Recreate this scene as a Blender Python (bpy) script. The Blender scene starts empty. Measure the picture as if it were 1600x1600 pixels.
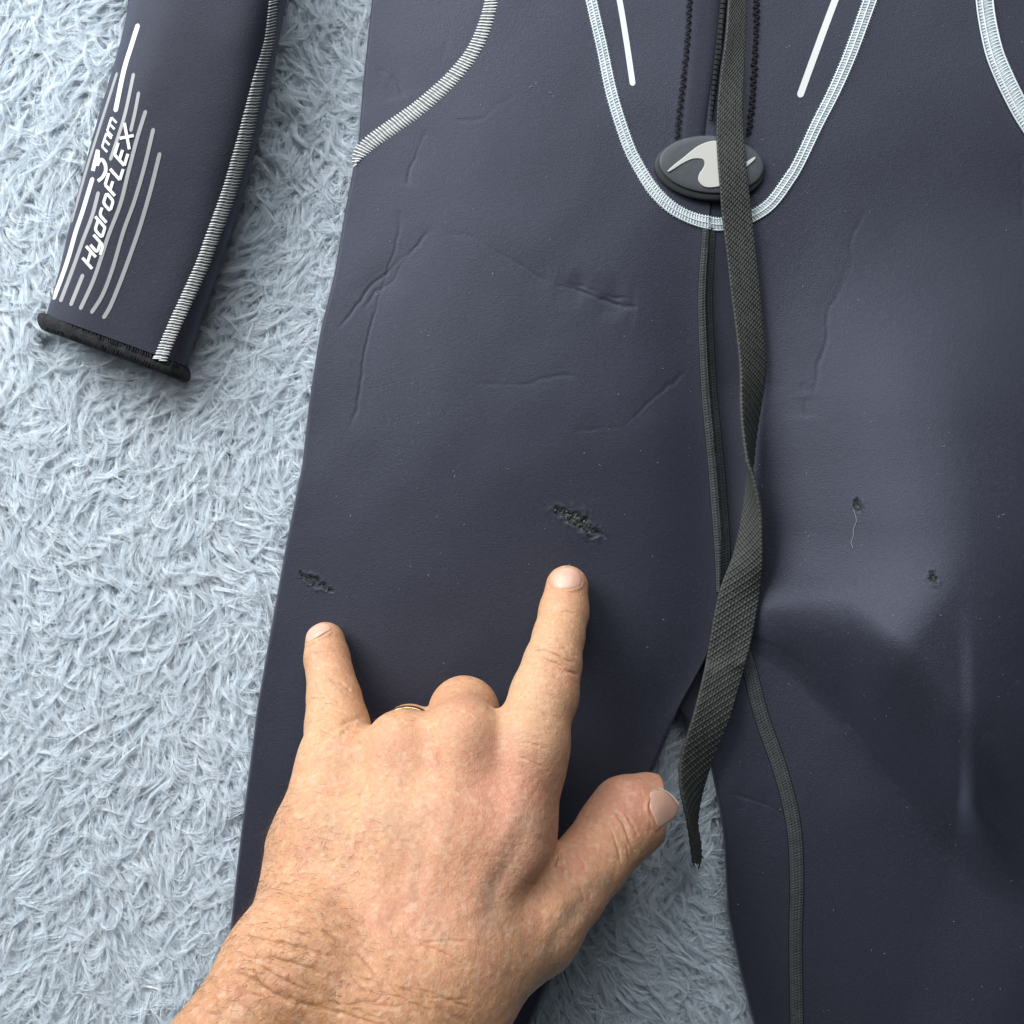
import bpy, math, random
import numpy as np
from mathutils import Vector

random.seed(7)
rng = np.random.default_rng(11)
scene = bpy.context.scene
COL = scene.collection

# ------------------------------------------------------------------ camera, light, exposure
S = 0.28          # millimetres per photo pixel on the carpet plane
CH = 450.0        # camera height in millimetres
cam_d = bpy.data.cameras.new("camera")
cam = bpy.data.objects.new("camera", cam_d)
COL.objects.link(cam)
cam.location = (0, 0, CH / 1000)
cam_d.sensor_width = 36
cam_d.lens = 36 * CH / (1600 * S)
cam_d.clip_start = 0.01
cam_d.clip_end = 50
scene.camera = cam
scene.view_settings.view_transform = 'Standard'
scene.view_settings.look = 'None'
scene.view_settings.exposure = 0.0
scene.view_settings.gamma = 1.0

world = bpy.data.worlds.new("World")
scene.world = world
world.use_nodes = True
bg = world.node_tree.nodes["Background"]
bg.inputs[0].default_value = (0.80, 0.90, 1.0, 1)
bg.inputs[1].default_value = 0.085


def area(name, loc, target, size, power, color):
    d = bpy.data.lights.new(name, 'AREA')
    d.shape = 'SQUARE'
    d.size = size
    d.energy = power
    d.color = color
    o = bpy.data.objects.new(name, d)
    COL.objects.link(o)
    o.location = loc
    o.rotation_euler = (Vector(target) - Vector(loc)).to_track_quat('-Z', 'Y').to_euler()
    return o


area("window_light", (-0.82, 0.76, 0.66), (0, 0.03, 0), 0.85, 29, (0.965, 0.985, 1.0))
area("ceiling_bounce", (0.08, 1.08, 0.88), (0, 0.05, 0), 0.75, 13, (0.92, 0.96, 1.0))


# ------------------------------------------------------------------ helpers
def W(px, py, z):
    """photo pixel + height in mm -> metres"""
    px = np.asarray(px, float)
    py = np.asarray(py, float)
    z = np.asarray(z, float) + 0 * px
    k = S * (1 - z / CH) / 1000
    return np.stack([(px - 800) * k, (800 - py) * k, z / 1000], -1)


def PXY(co):
    """metres -> photo pixel"""
    z = co[..., 2] * 1000
    k = S * (1 - z / CH) / 1000
    return co[..., 0] / k + 800, 800 - co[..., 1] / k


def sm(t):
    t = np.clip(t, 0, 1)
    return t * t * (3 - 2 * t)


def table(pts, sigma=10, axis=1):
    """smooth lookup x(y) from traced points"""
    p = np.array(pts, float)
    ys = np.arange(-200, 1901)
    if axis == 1:
        v = np.interp(ys, p[:, 1], p[:, 0])
    else:
        v = np.interp(ys, p[:, 0], p[:, 1])
    # linear extrapolation at the ends
    a = p if axis == 1 else p[:, ::-1]
    s0 = (a[1, 0] - a[0, 0]) / (a[1, 1] - a[0, 1])
    s1 = (a[-1, 0] - a[-2, 0]) / (a[-1, 1] - a[-2, 1])
    m = ys < a[0, 1]
    v[m] = a[0, 0] + s0 * (ys[m] - a[0, 1])
    m = ys > a[-1, 1]
    v[m] = a[-1, 0] + s1 * (ys[m] - a[-1, 1])
    k = np.exp(-0.5 * (np.arange(-3 * sigma, 3 * sigma + 1) / sigma) ** 2)
    k /= k.sum()
    vp = np.pad(v, 3 * sigma, mode='reflect', reflect_type='odd')
    v = np.convolve(vp, k, 'valid')
    return lambda y: np.interp(y, ys, v)


def cr(pts, step):
    """Catmull-Rom through the points, resampled every `step`"""
    p = np.array(pts, float)
    q = np.vstack([2 * p[0] - p[1], p, 2 * p[-1] - p[-2]])
    out = []
    for i in range(len(p) - 1):
        t = np.linspace(0, 1, 24, endpoint=False)[:, None]
        a, b, c, d = q[i], q[i + 1], q[i + 2], q[i + 3]
        out.append(0.5 * (2 * b + (c - a) * t + (2 * a - 5 * b + 4 * c - d) * t ** 2 + (3 * b - a - 3 * c + d) * t ** 3))
    out = np.vstack(out + [p[-1:]])
    dist = np.concatenate([[0], np.cumsum(np.linalg.norm(np.diff(out[:, :2], axis=0), axis=1))])
    n = max(2, int(round(dist[-1] / step)) + 1)
    s = np.linspace(0, dist[-1], n)
    return np.stack([np.interp(s, dist, out[:, k]) for k in range(p.shape[1])], -1)


_lat = rng.random((64, 64, 64)).astype(np.float32)


def vnoise(x, y, z=0.0):
    x = np.asarray(x, float); y = np.asarray(y, float); z = np.asarray(z, float) + 0 * x
    xi = np.floor(x).astype(int); yi = np.floor(y).astype(int); zi = np.floor(z).astype(int)
    fx = sm(x - xi); fy = sm(y - yi); fz = sm(z - zi)
    r = 0
    for a in (0, 1):
        for b in (0, 1):
            for c in (0, 1):
                w = (fx if a else 1 - fx) * (fy if b else 1 - fy) * (fz if c else 1 - fz)
                r = r + w * _lat[(xi + a) & 63, (yi + b) & 63, (zi + c) & 63]
    return r * 2 - 1


def mesh(name, verts, faces, mat=None, parent=None, smooth=True, kind=None):
    me = bpy.data.meshes.new(name)
    verts = np.asarray(verts, np.float32).reshape(-1, 3)
    if isinstance(faces, np.ndarray):
        n, k = faces.shape
        me.vertices.add(len(verts)); me.vertices.foreach_set("co", verts.ravel())
        me.loops.add(n * k); me.loops.foreach_set("vertex_index", faces.astype(np.int32).ravel())
        me.polygons.add(n)
        me.polygons.foreach_set("loop_start", np.arange(0, n * k, k, dtype=np.int32))
        me.update(calc_edges=True)
    else:
        me.from_pydata([tuple(v) for v in verts], [], faces)
    me.validate()
    if smooth:
        me.polygons.foreach_set("use_smooth", np.ones(len(me.polygons), bool))
    if mat:
        me.materials.append(mat)
    o = bpy.data.objects.new(name, me)
    COL.objects.link(o)
    if parent:
        o.parent = parent
    if kind:
        o["kind"] = kind
    return o


def grid_faces(nr, nc, off=0, wrap=False):
    r = np.arange(nr - 1)[:, None]
    c = np.arange(nc if wrap else nc - 1)[None, :]
    c2 = (c + 1) % nc
    a = r * nc + c; b = r * nc + c2; d = (r + 1) * nc + c; e = (r + 1) * nc + c2
    return np.stack([a, d, e, b], -1).reshape(-1, 4) + off


def attr(o, name, vals):
    a = o.data.attributes.new(name, 'FLOAT', 'POINT')
    a.data.foreach_set("value", np.asarray(vals, np.float32))


def attr_col(o, name, vals):
    a = o.data.attributes.new(name, 'FLOAT_COLOR', 'POINT')
    v = np.ones((len(vals), 4), np.float32); v[:, :3] = vals
    a.data.foreach_set("color", v.ravel())


def hair(name, P, R, mat, parent=None, kind=None):
    """P: (n, k, 3) metres, R: (n, k) metres"""
    n, k = P.shape[:2]
    cu = bpy.data.hair_curves.new(name)
    cu.add_curves([k] * n)
    cu.attributes["position"].data.foreach_set("vector", P.astype(np.float32).ravel())
    ra = cu.attributes.get("radius") or cu.attributes.new("radius", 'FLOAT', 'POINT')
    ra.data.foreach_set("value", R.astype(np.float32).ravel())
    cu.materials.append(mat)
    o = bpy.data.objects.new(name, cu)
    COL.objects.link(o)
    if parent:
        o.parent = parent
    if kind:
        o["kind"] = kind
    return o


def empty(name, loc=(0, 0, 0)):
    o = bpy.data.objects.new(name, None)
    o.empty_display_size = 0.02
    COL.objects.link(o)
    o.location = loc
    return o


def tag(o, label, cat, group=None):
    o["label"] = label
    o["category"] = cat
    if group:
        o["group"] = group


# ------------------------------------------------------------------ materials
class NT:
    def __init__(self, name):
        self.m = bpy.data.materials.new(name)
        self.m.use_nodes = True
        self.t = self.m.node_tree
        self.b = self.t.nodes["Principled BSDF"]

    def n(self, kind, **kw):
        nd = self.t.nodes.new(kind)
        for k, v in kw.items():
            if k in ("operation", "blend_type", "data_type", "attribute_name", "noise_dimensions", "feature", "wave_type", "bands_direction"):
                setattr(nd, k, v)
            else:
                nd.inputs[k.replace("_", " ")].default_value = v
        return nd

    def l(self, a, b):
        self.t.links.new(a, b)

    def coord(self):
        return self.t.nodes.new("ShaderNodeTexCoord").outputs["Object"]

    def noise(self, scale, detail=4, rough=0.55, vec=None):
        nd = self.n("ShaderNodeTexNoise", Scale=scale, Detail=detail, Roughness=rough)
        self.l(vec or self.coord(), nd.inputs["Vector"])
        return nd.outputs["Fac"]

    def ramp(self, fac, stops):
        nd = self.t.nodes.new("ShaderNodeValToRGB")
        el = nd.color_ramp.elements
        while len(el) < len(stops):
            el.new(0.5)
        for e, (p, c) in zip(el, stops):
            e.position = p
            e.color = (*c, 1) if len(c) == 3 else c
        self.l(fac, nd.inputs[0])
        return nd.outputs[0]

    def mix(self, fac, a, b, mode='MIX'):
        nd = self.n("ShaderNodeMix", data_type='RGBA', blend_type=mode)
        for sock, val in ((nd.inputs[0], fac), (nd.inputs[6], a), (nd.inputs[7], b)):
            if hasattr(val, "node"):
                self.l(val, sock)
            elif isinstance(val, (int, float)):
                sock.default_value = val
            else:
                sock.default_value = (*val, 1)
        return nd.outputs[2]

    def bump(self, h, dist, strength=1.0, prev=None):
        nd = self.n("ShaderNodeBump", Strength=strength, Distance=dist)
        self.l(h, nd.inputs["Height"])
        if prev:
            self.l(prev, nd.inputs["Normal"])
        return nd.outputs[0]

    def set(self, **kw):
        for k, v in kw.items():
            s = self.b.inputs[k.replace("_", " ")]
            if hasattr(v, "node"):
                self.l(v, s)
            else:
                s.default_value = (*v, 1) if isinstance(v, tuple) and len(v) == 3 and s.type == 'RGBA' else v
        return self.m


def fabric_mat(name, c0, c1, c2, tears=False, rough=0.50, spec=0.50):
    t = NT(name)
    co = t.coord()
    big = t.noise(14, 3, 0.5, co)
    fine = t.noise(1500, 4, 0.75, co)
    col = t.ramp(big, [(0.3, c0), (0.7, c1)])
    f2 = t.ramp(fine, [(0.32, (0, 0, 0)), (0.75, (1, 1, 1))])
    m = t.n("ShaderNodeMath", operation='MULTIPLY'); t.l(f2, m.inputs[0]); m.inputs[1].default_value = 0.6
    col = t.mix(m.outputs[0], col, c2)
    scuff = t.noise(9, 2, 0.5, co)
    sc = t.noise(700, 5, 0.75, co)
    a = t.ramp(scuff, [(0.44, (0, 0, 0)), (0.66, (1, 1, 1))])
    b = t.ramp(sc, [(0.56, (0, 0, 0)), (0.78, (1, 1, 1))])
    mm = t.n("ShaderNodeMath", operation='MULTIPLY'); t.l(a, mm.inputs[0]); t.l(b, mm.inputs[1])
    m3 = t.n("ShaderNodeMath", operation='MULTIPLY'); t.l(mm.outputs[0], m3.inputs[0]); m3.inputs[1].default_value = 0.30
    col = t.mix(m3.outputs[0], col, (0.17, 0.18, 0.22))
    if tears:
        at = t.n("ShaderNodeAttribute", attribute_name="tear")
        tn = t.noise(900, 4, 0.7, co)
        foam = t.ramp(tn, [(0.36, (0.006, 0.007, 0.008)), (0.50, (0.028, 0.031, 0.030)), (0.66, (0.105, 0.112, 0.105))])
        col = t.mix(at.outputs["Fac"], col, foam)
    bp = t.bump(fine, 0.00028, 0.8)
    bp = t.bump(t.noise(420, 3, 0.6, co), 0.00025, 0.30, bp)
    return t.set(Base_Color=col, Roughness=rough, Specular_IOR_Level=spec, Specular_Tint=(0.78, 0.81, 1.0), Sheen_Weight=0.18, Sheen_Roughness=0.45,
                 Sheen_Tint=(0.62, 0.72, 1.0), Normal=bp)


M_suit = fabric_mat("nylon_fabric", (0.0125, 0.0133, 0.0205), (0.0175, 0.0184, 0.0275), (0.045, 0.047, 0.068), True)
M_suit2 = fabric_mat("nylon_sleeve", (0.0135, 0.0138, 0.0205), (0.0175, 0.0178, 0.0260), (0.037, 0.0375, 0.054), False, 0.6, 0.28)


def simple(name, col, rough=0.7, spec=0.4, bump=None, var=0.0, **kw):
    t = NT(name)
    c = col
    if var:
        c = t.ramp(t.noise(260, 4, 0.6), [(0.3, tuple(v * (1 - var) for v in col)), (0.7, tuple(min(1, v * (1 + var)) for v in col))])
    if bump:
        kw["Normal"] = t.bump(t.noise(bump[0], 4, 0.6), bump[1], 0.8)
    return t.set(Base_Color=c, Roughness=rough, Specular_IOR_Level=spec, **kw)


M_cuff = simple("black_binding", (0.016, 0.016, 0.018), 0.85, 0.25, (900, 0.0005), 0.4)
M_thread = simple("white_thread", (0.66, 0.68, 0.665), 0.6, 0.4, (1500, 0.0002), 0.12)
M_thread2 = simple("pale_thread", (0.62, 0.68, 0.70), 0.55, 0.45, (1500, 0.0002), 0.10)
M_tape_dark = simple("seam_gap", (0.16, 0.165, 0.17), 0.85, 0.2)
M_tape_light = simple("seam_tape", (0.42, 0.47, 0.49), 0.75, 0.3, (1200, 0.0003), 0.2)
M_black_thread = simple("black_thread", (0.010, 0.010, 0.014), 0.7, 0.3)
M_grey_thread = simple("charcoal_thread", (0.052, 0.058, 0.060), 0.75, 0.3, (1600, 0.0002), 0.2)
M_print_white = simple("white_print", (0.66, 0.68, 0.665), 0.45, 0.5, (2200, 0.0001))
M_print_grey = simple("grey_print", (0.29, 0.29, 0.295), 0.5, 0.4, (2200, 0.0001))
M_badge = simple("rubber", (0.052, 0.060, 0.068), 0.55, 0.45, (500, 0.0001), 0.1)
M_rim = simple("rubber_rim", (0.020, 0.022, 0.025), 0.6, 0.4)
M_emblem = simple("silver_beige", (0.50, 0.50, 0.46), 0.3, 0.6)
M_zip = simple("zipper_black", (0.006, 0.006, 0.008), 0.7, 0.3)
M_strap = simple("webbing", (0.041, 0.044, 0.040), 0.6, 0.35, (1800, 0.0002), 0.22)
M_crumb = simple("foam_crumb", (0.165, 0.172, 0.150), 0.9, 0.2, (1500, 0.0003), 0.5)
M_lint = simple("lint", (0.34, 0.35, 0.38), 0.9, 0.2)
M_gold = simple("gold", (0.85, 0.60, 0.30), 0.22, 0.5, Metallic=1.0)

# carpet fibre
tc = NT("pile_fibre")
hi = tc.t.nodes.new("ShaderNodeHairInfo")
cc = tc.ramp(hi.outputs["Random"], [(0.0, (0.68, 0.77, 0.835)), (0.5, (0.81, 0.875, 0.92)), (1.0, (0.94, 0.96, 0.975))])
M_pile = tc.set(Base_Color=cc, Roughness=0.7, Specular_IOR_Level=0.3)
tr_ = tc.t.nodes.new("ShaderNodeBsdfTranslucent"); tc.l(cc, tr_.inputs[0])
mx_ = tc.t.nodes.new("ShaderNodeMixShader"); mx_.inputs[0].default_value = 0.18
tc.l(tc.b.outputs[0], mx_.inputs[1]); tc.l(tr_.outputs[0], mx_.inputs[2])
tc.l(mx_.outputs[0], tc.t.nodes["Material Output"].inputs[0])
M_backing = simple("carpet_backing", (0.45, 0.52, 0.58), 0.95, 0.1, (300, 0.002), 0.2)

# ------------------------------------------------------------------ suit outlines (traced)
Lf = table([(586, -60), (581, 0), (571, 94), (564, 169), (560, 225), (552, 263), (539, 330), (523, 426), (500, 520), (484, 620),
            (472, 728), (449, 840), (430, 945), (413, 1040), (401, 1110), (390, 1200), (379, 1280), (370, 1360), (361, 1440),
            (354, 1510), (346, 1620)], 9)
YC = 1107.0
Mup = [(1130, -60), (1122, 200), (1108, 350), (1102, 456), (1104, 539), (1109, 623), (1119, 728), (1127, 833), (1126, 916), (1117, 975),
       (1105, 1025), (1085, 1062), (1060, 1107)]
Mlf = table(Mup + [(1030, 1185), (1010, 1230), (940, 1370), (854, 1545), (825, 1610)], 7)
Mrf = table(Mup + [(1085, 1140), (1111, 1202), (1125, 1270), (1131, 1315), (1137, 1425), (1155, 1512), (1177, 1600), (1190, 1640)], 5)
FOLD = table([(1060, 975), (1140, 985), (1180, 1000), (1215, 1012), (1260, 1042), (1320, 1112), (1400, 1214), (1480, 1322), (1510, 1368), (1600, 1520)], 8, axis=0)
AMP = table([(2, -200), (2, 240), (11, 430), (23, 700), (36, 945), (37, 1100), (37, 1900)], 45)
CREST = table([(1000, 946), (1150, 948), (1235, 940), (1325, 930), (1400, 982), (1460, 1036), (1494, 1090), (1530, 1130), (1650, 1230)], 12, axis=0)
CWID = table([(1000, 74), (1180, 80), (1235, 118), (1325, 225), (1400, 276), (1460, 292), (1494, 270), (1600, 250)], 10, axis=0)
A_LEFT = table([(0, -200), (0, 250), (2.0, 360), (5.0, 600), (6.0, 900), (6.5, 1040), (4.0, 1150), (2.0, 1300), (2.0, 1900)], 45)
RIDGE = table([(1440, 800), (1490, 900), (1508, 1000), (1514, 1120), (1512, 1230), (1500, 1330), (1470, 1420)], 14)


def Hbody(x, y):
    """height (mm) of the suit's upper face, without edge rounding"""
    x = np.asarray(x, float); y = np.asarray(y, float)
    L = Lf(y)
    Ml = Mlf(y); Mr = Mrf(y)
    left = 14.2 + 2.0 * sm((x - L) / 220) + 4.5 * np.exp(-((x - 790) / 260) ** 2 - ((y - 720) / 480) ** 2)
    dl = Ml - x
    A = A_LEFT(y)
    left = left - A * np.exp(-(dl / 75) ** 2)
    # right half
    wy = sm((y - 240) / 420)
    dr = x - Mr
    g = sm((y - 840) / 220)
    low = 8.0 + 9.0 * sm((x - 1150) / 350)
    low = low + 1.6 * np.exp(-((x - 1290) / 110) ** 2 - ((y - 1280) / 110) ** 2) - 2.0 * sm((y - 1380) / 250)
    amp = AMP(y) * sm((dr + 12) / (410 - 80 * g))
    ft = sm((y - CREST(x)) / CWID(x))
    Fl = 1 - ft
    Fr = 1 + 0.05 * sm((y - 940) / 120) - 0.87 * sm((y - 1090) / 360)
    rr = RIDGE(y)
    bl = sm((x - rr + 14) / (28 + 170 * sm((y - 1240) / 160)))
    b2 = sm((x - rr - 8) / 70)
    F = Fl * (1 - bl) + (np.maximum(Fr, Fl) * (1 - b2) + Fr * b2) * bl
    D = amp * F * (1 - (0.40 + 0.10 * g) * sm((x - 1510) / (300 - 90 * g)))
    yf = FOLD(x)
    low2 = 0.35 * sm((yf - y) / 8) * (1 - sm((yf - y) / 110)) * (1 - sm((x - 1400) / 120)) * sm(dr / 20)
    up = low + D + low2
    right = (1 - wy) * 16.8 + wy * up
    A2 = np.interp(y, [-100, 250, 360, 600, 900, 1010, 1107, 1250, 1700], [0, 0, 2.0, 4.0, 4.0, 3.0, 2.0, 1.0, 1.0])
    wd = np.interp(y, [250, 600, 950, 1200], [60, 95, 60, 60])
    right = right - A2 * np.exp(-(dr / wd) ** 2)
    z = np.where(x < Ml, left, np.where(x > Mr, right, np.minimum(left, right)))
    # gentle unevenness
    z = z + 0.55 * vnoise(x / 170, y / 170, 3.3) + 0.22 * vnoise(x / 70, y / 75, 7.1)
    # badge / flap zone slightly raised
    return z


def edge_round(d, r, lo, h):
    t = np.clip(d / r, 0, 1)
    return lo + (h - lo) * np.sqrt(np.clip(1 - (1 - t) ** 2, 0, 1))


def Hsuit(x, y):
    x = np.asarray(x, float); y = np.asarray(y, float)
    h = Hbody(x, y)
    d = (x - Lf(y)) * 0.97
    op = sm((y - YC + 4) / 90)
    dl = np.where(x <= Mlf(y) + 1e-6, (Mlf(y) - x) * 0.90, 1e3)
    dr = np.where(x >= Mrf(y) - 1e-6, (x - Mrf(y)) * 0.95, 1e3)
    e = edge_round(d, 4, h - 2.5, h)
    e2 = edge_round(dl, 8, e - 3.5, e); e = e2 * op + e * (1 - op)
    e3 = edge_round(dr, 8, e - 3.5, e); e = e3 * op + e * (1 - op)
    return e


def z7(p): return [(430 + x / 2.388, 330 + y / 2.388) for x, y in p]
def z6(p): return [(960 + x / 2.3875, 330 + y / 2.3875) for x, y in p]
def z4(p): return [(540 + x / 5.333, y / 5.333) for x, y in p]


CREASES = [  # polyline, depth mm, half width px
    (z7([(640, 80), (735, 95), (800, 135), (900, 190), (990, 250), (1050, 277)]), 0.35, 4.0),
    (z7([(1040, 275), (1120, 290), (1200, 318), (1260, 345), (1350, 358)]), 1.2, 4.0),
    (z7([(1090, 268), (1180, 288), (1240, 318), (1320, 325)]), 0.8, 3.0),
    (z7([(740, 645), (850, 648), (930, 645), (1000, 625), (1080, 608), (1150, 625)]), 0.38, 3.4),
    (z7([(1110, 820), (1200, 812), (1280, 810), (1320, 785), (1400, 710), (1480, 640), (1560, 575)]), 0.50, 3.6),
    (z7([(470, 0), (450, 130), (420, 220), (395, 290), (370, 380), (345, 480), (325, 600), (310, 700), (295, 770), (250, 850)]), 0.55, 4.0),
    (z7([(590, 55), (530, 130), (470, 180), (430, 220), (350, 290), (290, 370), (240, 430), (215, 460)]), 0.5, 4.0),
    (z7([(560, 90), (480, 190), (440, 260), (380, 300), (320, 380)]), 0.4, 3.4),
    (z7([(540, 520), (535, 650), (545, 760)]), 0.18, 4.0),
    (z6([(940, -10), (885, 100), (880, 190), (850, 290), (800, 370), (790, 480), (765, 560), (750, 660), (725, 730)]), 0.50, 4.0),
    (z6([(700, 640), (712, 700), (712, 780)]), 0.45, 3.2),
    (z6([(870, 180), (845, 270), (815, 330)]), 0.3, 3.0),
    (z6([(1210, 1060), (1300, 1040), (1400, 1052), (1500, 1030)]), 0.15, 5.0),
    (z4([(250, 590), (310, 600), (400, 650), (480, 770), (500, 820)]), 0.40, 4.0),
    (z4([(1420, 790), (1250, 890), (1150, 980), (1000, 1010), (850, 965)]), 0.30, 4.5),
    (z4([(670, 1080), (600, 1260), (540, 1400), (515, 1580)]), 0.40, 4.0),
    (z4([(850, 0), (870, 180), (840, 350), (790, 560)]), 0.15, 6.0),
    ([(1594, 240), (1597, 300), (1600, 360)], 0.4, 4.0),
    ([(1240, 1282), (1220, 1268), (1195, 1258), (1160, 1245), (1140, 1240)], 0.6, 3.5),
    ([(1222, 1022), (1262, 1046), (1295, 1085), (1325, 1127), (1370, 1187), (1415, 1247), (1450, 1295), (1482, 1337)], 1.3, 5.0),
]
TEARS = [  # polyline, half width px, depth mm
    ([(870, 798), (885, 806), (900, 812), (912, 820), (922, 830), (938, 833)], 8.5, 1.6),
    ([(470, 897), (482, 905), (493, 910), (505, 917), (517, 922)], 4.5, 1.5),
    ([(1338, 783), (1341, 790), (1345, 795)], 5.0, 1.8),
    ([(1454, 891), (1459, 903), (1463, 914)], 4.5, 1.6),
]


def poly_dist(x, y, poly):
    """distance to a polyline and position along it (0..1)"""
    p = cr(poly, 3.0)
    best = np.full(x.shape, 1e9); along = np.zeros(x.shape)
    n = len(p) - 1
    for i in range(n):
        ax, ay = p[i]; bx, by = p[i + 1]
        vx, vy = bx - ax, by - ay
        t = np.clip(((x - ax) * vx + (y - ay) * vy) / (vx * vx + vy * vy + 1e-9), 0, 1)
        d = np.hypot(x - ax - t * vx, y - ay - t * vy)
        m = d < best
        best = np.where(m, d, best); along = np.where(m, (i + t) / n, along)
    return best, along


def strokes(x, y, lst, out, irr=0.6):
    for poly, depth, w in lst:
        p = np.array(poly)
        m = (x > p[:, 0].min() - 5 * w) & (x < p[:, 0].max() + 5 * w) & (y > p[:, 1].min() - 5 * w) & (y < p[:, 1].max() + 5 * w)
        if not m.any():
            continue
        xs = x[m] + 2.6 * vnoise(x[m] / 13, y[m] / 13, 1.7); ys = y[m] + 2.2 * vnoise(x[m] / 13, y[m] / 13, 9.2)
        d, a = poly_dist(xs, ys, poly)
        w = w * np.clip(1 + irr * vnoise(a * 5 + depth * 5, a * 0 + w), 0.4, 1.6)
        tap = np.sqrt(np.clip(np.minimum(a, 1 - a) * 5, 0, 1)) * np.clip(0.9 + 1.3 * irr * vnoise(a * 6, a * 0 + depth * 7), 0.12, 1.5)
        out[m] += depth * tap * (-np.exp(-(d / w) ** 2) + 0.09 * np.exp(-((d - 2.3 * w) / (1.5 * w)) ** 2))


# ------------------------------------------------------------------ carpet
cg = 900
carpet = mesh("carpet", [(-cg / 1000, -cg / 1000, -0.019), (cg / 1000, -cg / 1000, -0.019), (cg / 1000, cg / 1000, -0.019), (-cg / 1000, cg / 1000, -0.019)],
              [(0, 1, 2, 3)], M_backing)
carpet["kind"] = "structure"

SL_L = table([(213, -60), (202, 0), (191, 55), (177, 105), (156, 173), (130, 269), (118, 315), (105, 368), (92, 425), (80, 467), (72, 492), (64, 520)], 8)
SL_R = table([(457, -60), (448, 0), (430, 97), (415, 174), (386, 290), (354, 388), (320, 484), (295, 560), (284, 590)], 8)


def covered(x, y, m):
    """deep below the suit, where no pile can be seen"""
    body = (x > Lf(y) + m) & ((x < Mlf(y) - m) | (x > Mrf(y) + m) | (y < YC - m))
    sl = (x > SL_L(y) + m) & (x < SL_R(y) - m) & (y < 490 + 82 * (x - 72) / 217 - m)
    return (body & (y > -320 + m)) | (sl & (y > -200 + m))


def build_pile():
    pitch = 6.8
    gx, gy = np.meshgrid(np.arange(-140, 1740, pitch), np.arange(-140, 1740, pitch))
    x = (gx + rng.uniform(-.6, .6, gx.shape) * pitch).ravel(); y = (gy + rng.uniform(-.6, .6, gx.shape) * pitch).ravel()
    k = ~covered(x, y, 28)
    k &= ~(x > 1250)
    x, y = x[k], y[k]
    # coarser pile outside the picture
    gx, gy = np.meshgrid(np.arange(-620, 2100, 12.0), np.arange(-620, 2200, 12.0))
    x2 = (gx + rng.uniform(-6, 6, gx.shape)).ravel(); y2 = (gy + rng.uniform(-6, 6, gx.shape)).ravel()
    k2 = ((x2 < -140) | (x2 > 1740) | (y2 < -140) | (y2 > 1740)) & ~covered(x2, y2, 28)
    x = np.concatenate([x, x2[k2]]); y = np.concatenate([y, y2[k2]])
    n = len(x)
    ang = -math.pi / 2 + 1.3 * vnoise(x / 210, y / 210, 5.5) + 0.8 * vnoise(x / 60, y / 60, 2.5) + rng.normal(0, 0.45, n)
    flip = rng.random(n) < 0.12
    ang = np.where(flip, ang + math.pi * rng.uniform(0.6, 1.4, n), ang)
    ln = 6.5 + 11.5 * rng.random(n) ** 1.3
    curl = rng.normal(0, 1.4, n)
    ns, npt = 19, 8
    s = np.linspace(0, 1, npt)
    # tuft spine
    th = ang[:, None] + curl[:, None] * (s - 0.3)[None, :]
    step = ln[:, None] / (npt - 1)
    el = rng.uniform(0.6, 0.95, n)[:, None] * (1 - 1.25 * s[None, :])
    dx = np.cos(th) * np.cos(el) * step; dy = np.sin(th) * np.cos(el) * step; dz = np.sin(el) * step
    X = np.cumsum(dx, 1) - dx[:, :1]; Y = np.cumsum(dy, 1) - dy[:, :1]; Z = np.cumsum(dz, 1) - dz[:, :1]
    base = W(x, y, -7.5) * 1000
    spine = np.stack([base[:, 0:1] + X, base[:, 1:2] + Y, -7.5 + Z + rng.uniform(-1.2, 0.8, n)[:, None]], -1)   # n,npt,3 mm
    off = rng.normal(0, 1, (n, ns, 1, 3)) * np.array([0.85, 0.85, 0.6])
    spread = (1.0 - 0.64 * np.sin(np.pi * np.clip(s * 0.8, 0, 1)) )[None, None, :, None]
    wob = 0.5 * np.sin(s[None, None, :, None] * rng.uniform(4, 9, (n, ns, 1, 1)) + rng.uniform(0, 6.3, (n, ns, 1, 3)))
    lenf = rng.uniform(0.65, 1.15, (n, ns, 1, 1)) * np.where(rng.random((n, ns, 1, 1)) < 0.06, 1.35, 1.0)
    off = off * np.where(rng.random((n, ns, 1, 1)) < 0.15, 2.2, 1.0)
    P = spine[:, None, :1, :] + (spine - spine[:, :1, :])[:, None] * lenf + off * spread + wob * s[None, None, :, None]
    # added dip: pile lowered beside the sleeve to deepen the shade there
    dsl = np.clip((x - SL_R(y)) / 95, 0, 1)
    shade_dip = np.where((y < 600) & (x > SL_L(y)), 7.0 * (1 - sm(dsl)) * (1 - sm((y - 500) / 90)), 0.0)
    P[..., 2] -= shade_dip[:, None, None]
    # stay out of the suit: anything inside its outline is pressed below it
    P = P.reshape(n * ns, npt, 3)
    px, py = PXY(P / 1000)
    ins = covered(px, py, 3)
    P[..., 2] = np.where(ins, np.minimum(P[..., 2], -3.0), np.minimum(P[..., 2], 4.0))
    R = np.broadcast_to((0.068 * (1 - 0.45 * s ** 2))[None, :], P.shape[:2]) * rng.uniform(0.8, 1.25, (len(P), 1))
    o = hair("carpet_pile", P / 1000, R / 1000, M_pile, kind="stuff")
    tag(o, "pale blue grey shaggy carpet pile under the wetsuit", "carpet pile")
    return o


build_pile()

# ------------------------------------------------------------------ wetsuit
suit = empty("wetsuit", W(1000, 800, 0))
tag(suit, "dark navy wetsuit with pale stitched seams and small tears lying on the shaggy carpet", "wetsuit")
SUIT_INV = np.array(suit.location)


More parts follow.
